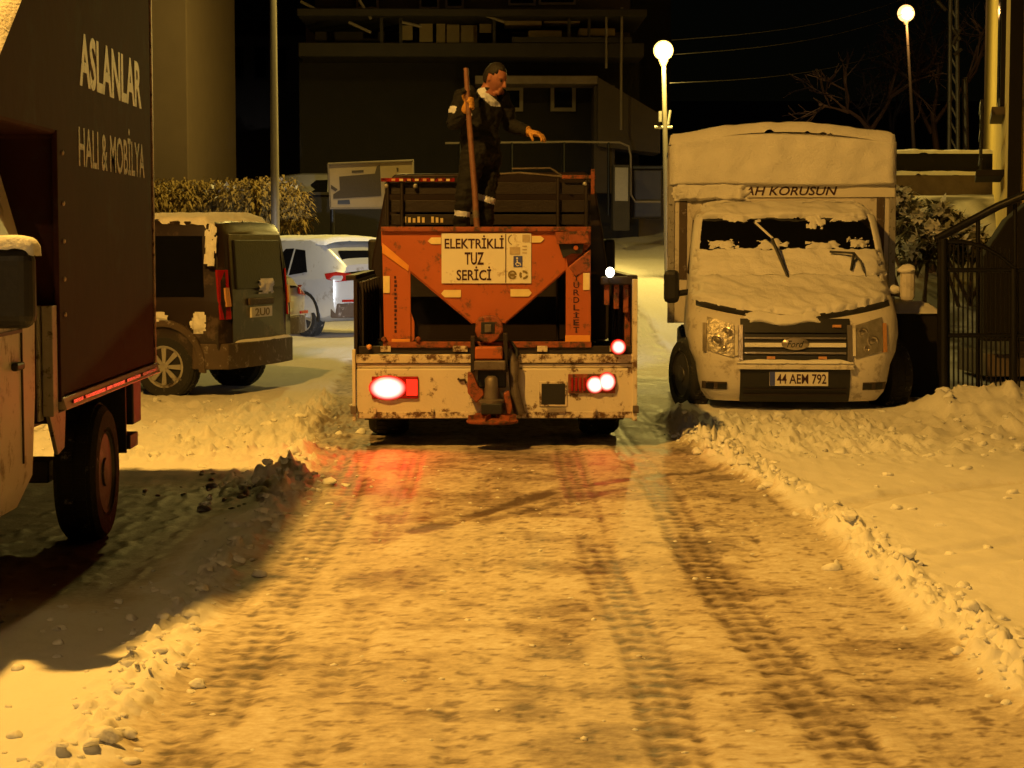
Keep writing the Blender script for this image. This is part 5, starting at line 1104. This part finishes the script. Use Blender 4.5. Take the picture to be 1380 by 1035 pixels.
for px, py in ((1266, 320), (1318, 293), (1368, 268)): tube('rail_post', [at(px, py, 18.6), at(px, 545, 18.6)], .022, M['iron'], HR_)
adopt(HR_)
lw = empty('low_wall', (4.3, 19.3, gz(4.3, 19.3) - .03), 0, 'low dark wall capped with snow between the box van and the gate', 'wall')
p0, p1 = at(1214, 418, 19.3), at(1266, 418, 19.3); box('wall_body', (p0.x, 19.3, -.05), (p1.x, 21.5, p0.z - .02), M['walldark'], lw, .02)
snow_on('snow_cap', lambda a, b: Vector((p0.x - .03 + (p1.x - p0.x + .04) * a, 19.27 + 2.2 * b, p0.z - .03)), 24, 30, .09, .14, .02, 66, M['vsnow'], lw, 1); adopt(lw)
rw = empty('retaining_wall', (8.2, 34, gz(8.2, 33.5)), 0, 'stepped stone retaining wall with snowy ledges right of the box van', 'wall')
for k, (a, b, Y_, m_) in enumerate(((207, 236, 34.4, 'walldark'), (236, 268, 34.0, 'stonew'))):
    p0, p1 = at(1150, b, Y_), at(1420, a, Y_); box('wall_course', (p0.x, Y_, p0.z - 1.2), (p1.x, Y_ + .5, p1.z), M[m_], rw, .01)
    snow_on('snow_ledge', lambda a_, b_: Vector((p0.x + (p1.x - p0.x) * a_, Y_ - .02 + .34 * b_, p1.z)), 60, 8, .07, .2, .06, 68 + k, M['vsnow'], rw, 1)
adopt(rw)
# ------------------------------------------------------------------ planting
def blades(mb, c, r_, n, ln, wd, droop, rs):
    for _ in range(n):
        d = Vector(rs.randn(3)).normalized() * (rs.rand() ** .4); p = Vector((c[0] + d.x * r_[0], c[1] + d.y * r_[1], c[2] + d.z * r_[2]))
        o_ = (Vector((d.x, d.y, d.z * .5 + .3)) + Vector(rs.randn(3)) * .5).normalized(); s = o_.cross(Vector((0, 0, 1))).normalized() * wd * (.6 + .8 * rs.rand()); L_ = ln * (.6 + .8 * rs.rand())
        q = p + o_ * L_ * .5; e = q + (o_ + Vector((0, 0, -droop))).normalized() * L_ * .5
        mb.add([p - s * .3, p + s * .3, q + s, q - s, e], [(0, 1, 2, 3), (3, 2, 4)])
def raw_build(mb, name, m, parent):
    me = bpy.data.meshes.new(name); me.from_pydata(mb.v, [], mb.f); me.update(); return tag(obj(name, me, m, parent), kind='stuff' if name not in ('trunk',) else None)
rs = np.random.RandomState(11)
HG = empty('dry_hedge', (at(300, 290, 37).x, 37, gz(at(300, 290, 37).x, 37)), 0, 'bushy dry hedge dusted with snow on the bank behind the dark van', 'hedge')
mb = MB(); ms = MB()
for px in range(200, 400, 9):
    top = 252 - 6 * math.exp(-((px - 370) / 25) ** 2) + 3 * math.sin(px * .23) + (14 if px > 390 else 0); c = at(px, top + 24, 37 + rs.rand() * .8); blades(mb, c, (.32, .45, .42), 330, .22, .022, 1.2, rs)
    blades(ms, at(px, top + 5, 37 + rs.rand() * .6), (.26, .3, .10), 9, .12, .03, .4, rs)
raw_build(mb, 'foliage', M['leaf'], HG); raw_build(ms, 'snow_dusting', M['vsnow'], HG)
for k in range(9):
    p = at(205 + k * 23, 300, 37.3); tube('stem', [(p.x, p.y, gz(p.x, 37.3) - .1), (p.x + .05, p.y, p.z + .2)], .03, M['bark'], HG, 6)
adopt(HG)
def shrub(px, py, Y, rr, n, label, sn=.35):
    c = at(px, py, Y); z0 = gz(c.x, Y)
    B = empty('snowy_shrub', (c.x, Y, z0), 0, label, 'shrub', 'snowy shrubs below the retaining wall'); mb = MB(); ms = MB()
    for k in range(7):
        o_ = Vector(rs.randn(3)) * .45; cc = c + Vector((o_.x * rr, o_.y * rr, o_.z * rr * .6)); blades(mb, cc, (rr * .5, rr * .5, rr * .45), n // 7, .20, .035, .7, rs)
        blades(ms, cc + Vector((0, -.1, rr * .30)), (rr * .40, rr * .4, rr * .12), int(n * sn / 14), .16, .045, .6, rs)
    raw_build(mb, 'foliage', M['leaf2'], B); raw_build(ms, 'snow_load', M['vsnow'], B)
    for k in range(4): tube('stem', [(c.x + .06 * k - .1, Y, z0 - .1), (c.x + rs.randn() * .25, Y + rs.randn() * .2, c.z)], [.03, .015], M['bark'], B, 6)
    adopt(B)
for i, (px, py, Y) in enumerate(((1226, 292, 27.5), (1238, 330, 25.5), (1268, 305, 27.5), (1306, 330, 26))):
    shrub(px, py, Y, .40, 420, ('snowy shrub nearest the box van, highest of the four', 'lowest snowy shrub, directly behind the box van mirror', 'snowy shrub in the middle, below the retaining wall', 'snowy shrub behind the arched bar of the gate')[i], 1.3)
def bare_tree(px, Y, hgt, label, seed):
    rs2 = np.random.RandomState(seed); c = at(px, 200, Y); z0 = gz(c.x, Y)
    t = empty('bare_tree', (c.x, Y, z0 - .1), 0, label, 'tree', 'bare trees on the hill'); mt = MB(); mc = MB(); ms = MB()
    def grow(p, d, L_, r_, lv):
        q = p + d * L_; (mt if lv == 0 else mc).tube([p, (p + q) / 2 + Vector(rs2.randn(3)) * L_ * .05, q], [r_, r_ * .8, r_ * .62], 6 if lv < 2 else 4)
        if lv > 1: ms.tube([p + Vector((0, 0, r_)), q + Vector((0, 0, r_))], r_ * .75, 4)
        if lv >= 5: return
        for _ in range(3 if lv < 4 else 2):
            grow(p + d * L_ * (.6 + .4 * rs2.rand()), (d + Vector(rs2.randn(3)) * .55 + Vector((0, 0, .12))).normalized(), L_ * (.62 + .2 * rs2.rand()), r_ * .58, lv + 1)
    grow(Vector((0, 0, 0)), Vector((rs2.randn() * .06, 0, 1)).normalized(), hgt * .30, .14, 0)
    raw_build(mt, 'trunk', M['bark'], t); raw_build(mc, 'crown', M['bark'], t); raw_build(ms, 'twig_snow', M['frame'], t)
bare_tree(1172, 66, 7.5, 'bare snow-dusted tree left of the distant orange lamp', 5); bare_tree(1255, 68, 9.0, 'bare snow-dusted tree right of the distant orange lamp', 8); bare_tree(1200, 74, 8.0, 'bare tree standing behind the distant orange lamp', 12)
PW = empty('parapet_wall', (at(500, 270, 39).x, 39, 1.4), 0, 'low dark parapet wall on the upper level beyond the notice board', 'wall')
prect('wall_body', 330, 263, 640, 345, 39, .25, M['walldark'], PW, .02); prect('coping', 328, 259, 642, 263, 38.96, .33, M['slab'], PW, .01); adopt(PW)
# signboard on posts
SB = empty('notice_board', (at(500, 290, 36).x, 36, gz(at(500, 290, 36).x, 36) - .05), 0, 'pale notice board on two posts beyond the silver hatchback', 'sign')
bd = MB().poly([at(443, 222, 36), at(556, 217, 36), at(557, 279, 36), at(446, 280, 36)], (0, .05, 0)).build('board', M['panel'], SB, None, .01)
def sprint(pts, m): MB().poly([at(a, b, 35.99) for a, b in pts], (0, .006, 0)).build('printed_panel', M[m], bd)
sprint([(457, 238), (505, 234), (508, 224), (512, 222), (514, 264), (449, 268), (449, 262), (458, 256)], 'wallmid'); sprint([(455, 270), (471, 269), (472, 275), (455, 275)], 'black'); sprint([(474, 230), (490, 229), (490, 232), (474, 233)], 'wallmid'); sprint([(534, 226), (537, 226), (537, 231), (535, 232)], 'wallmid'); sprint([(446, 249), (455, 255), (452, 258), (446, 254)], 'wallmid')
for px in (448, 552): tube('sign_post', [at(px, 222, 36.1), at(px, 345, 36.1)], .045, M['iron'], SB)
fr_b = MB().tube([at(442, 221, 35.98), at(557, 216, 35.98), at(558, 280, 35.98), at(445, 281, 35.98), at(442, 221, 35.98)], .022, 6).build('board_frame', M['frame'], SB, 50); adopt(SB)
# utility pole and overhead wires
UP = empty('utility_pole', (at(1286, 200, 52).x, 52, gz(at(1286, 200, 52).x, 52) - .1), 0, 'lattice utility pole with brackets beyond the retaining wall', 'pole')
for px, t_ in ((1281, -40), (1289, -40)): tube('pole_leg', [at(px, t_, 52), at(px + (px - 1285) * .6, 260, 52)], .06, M['galv'], UP)
for k in range(9):
    y0 = 10 + 22 * k; MB().tube([at(1281, y0, 52), at(1290, y0 + 18, 52)], .03, 6).build('lattice_bar', M['galv'], UP)
for (a, b, c, d_) in ((1262, 0, 1275, 14), (1285, 40, 1294, 54), (1284, 60, 1294, 40), (1286, 74, 1296, 66)): MB().tube([at(a, b, 51.9), at(c, d_, 51.9)], .05, 6).build('bracket', M['frame'], UP)
tube('stay_post', [at(1300, 105, 53), at(1303, 260, 53)], .09, M['galv'], UP); adopt(UP)
for i, (a, b) in enumerate((((901, 74, 37), (1290, -10, 52)), ((905, 54, 38), (1290, -30, 52)), ((903, 112, 37), (1280, 40, 52)))):
    P0, P1 = at(*a), at(*b); pts = [P0 + (P1 - P0) * (k / 12) - Vector((0, 0, .35 * math.sin(math.pi * k / 12))) for k in range(13)]
    wv = tube('overhead_wire', [q - P0 for q in pts], .008, M['wire'], None, 5); wv.location = P0
    tag(wv, ('overhead wire leaving the yellow globe lamp just below its globe', 'topmost overhead wire passing behind the yellow globe', 'lowest overhead wire tied to the bracket of the globe lamp')[i], 'wire', 'overhead wires by the globe lamp')
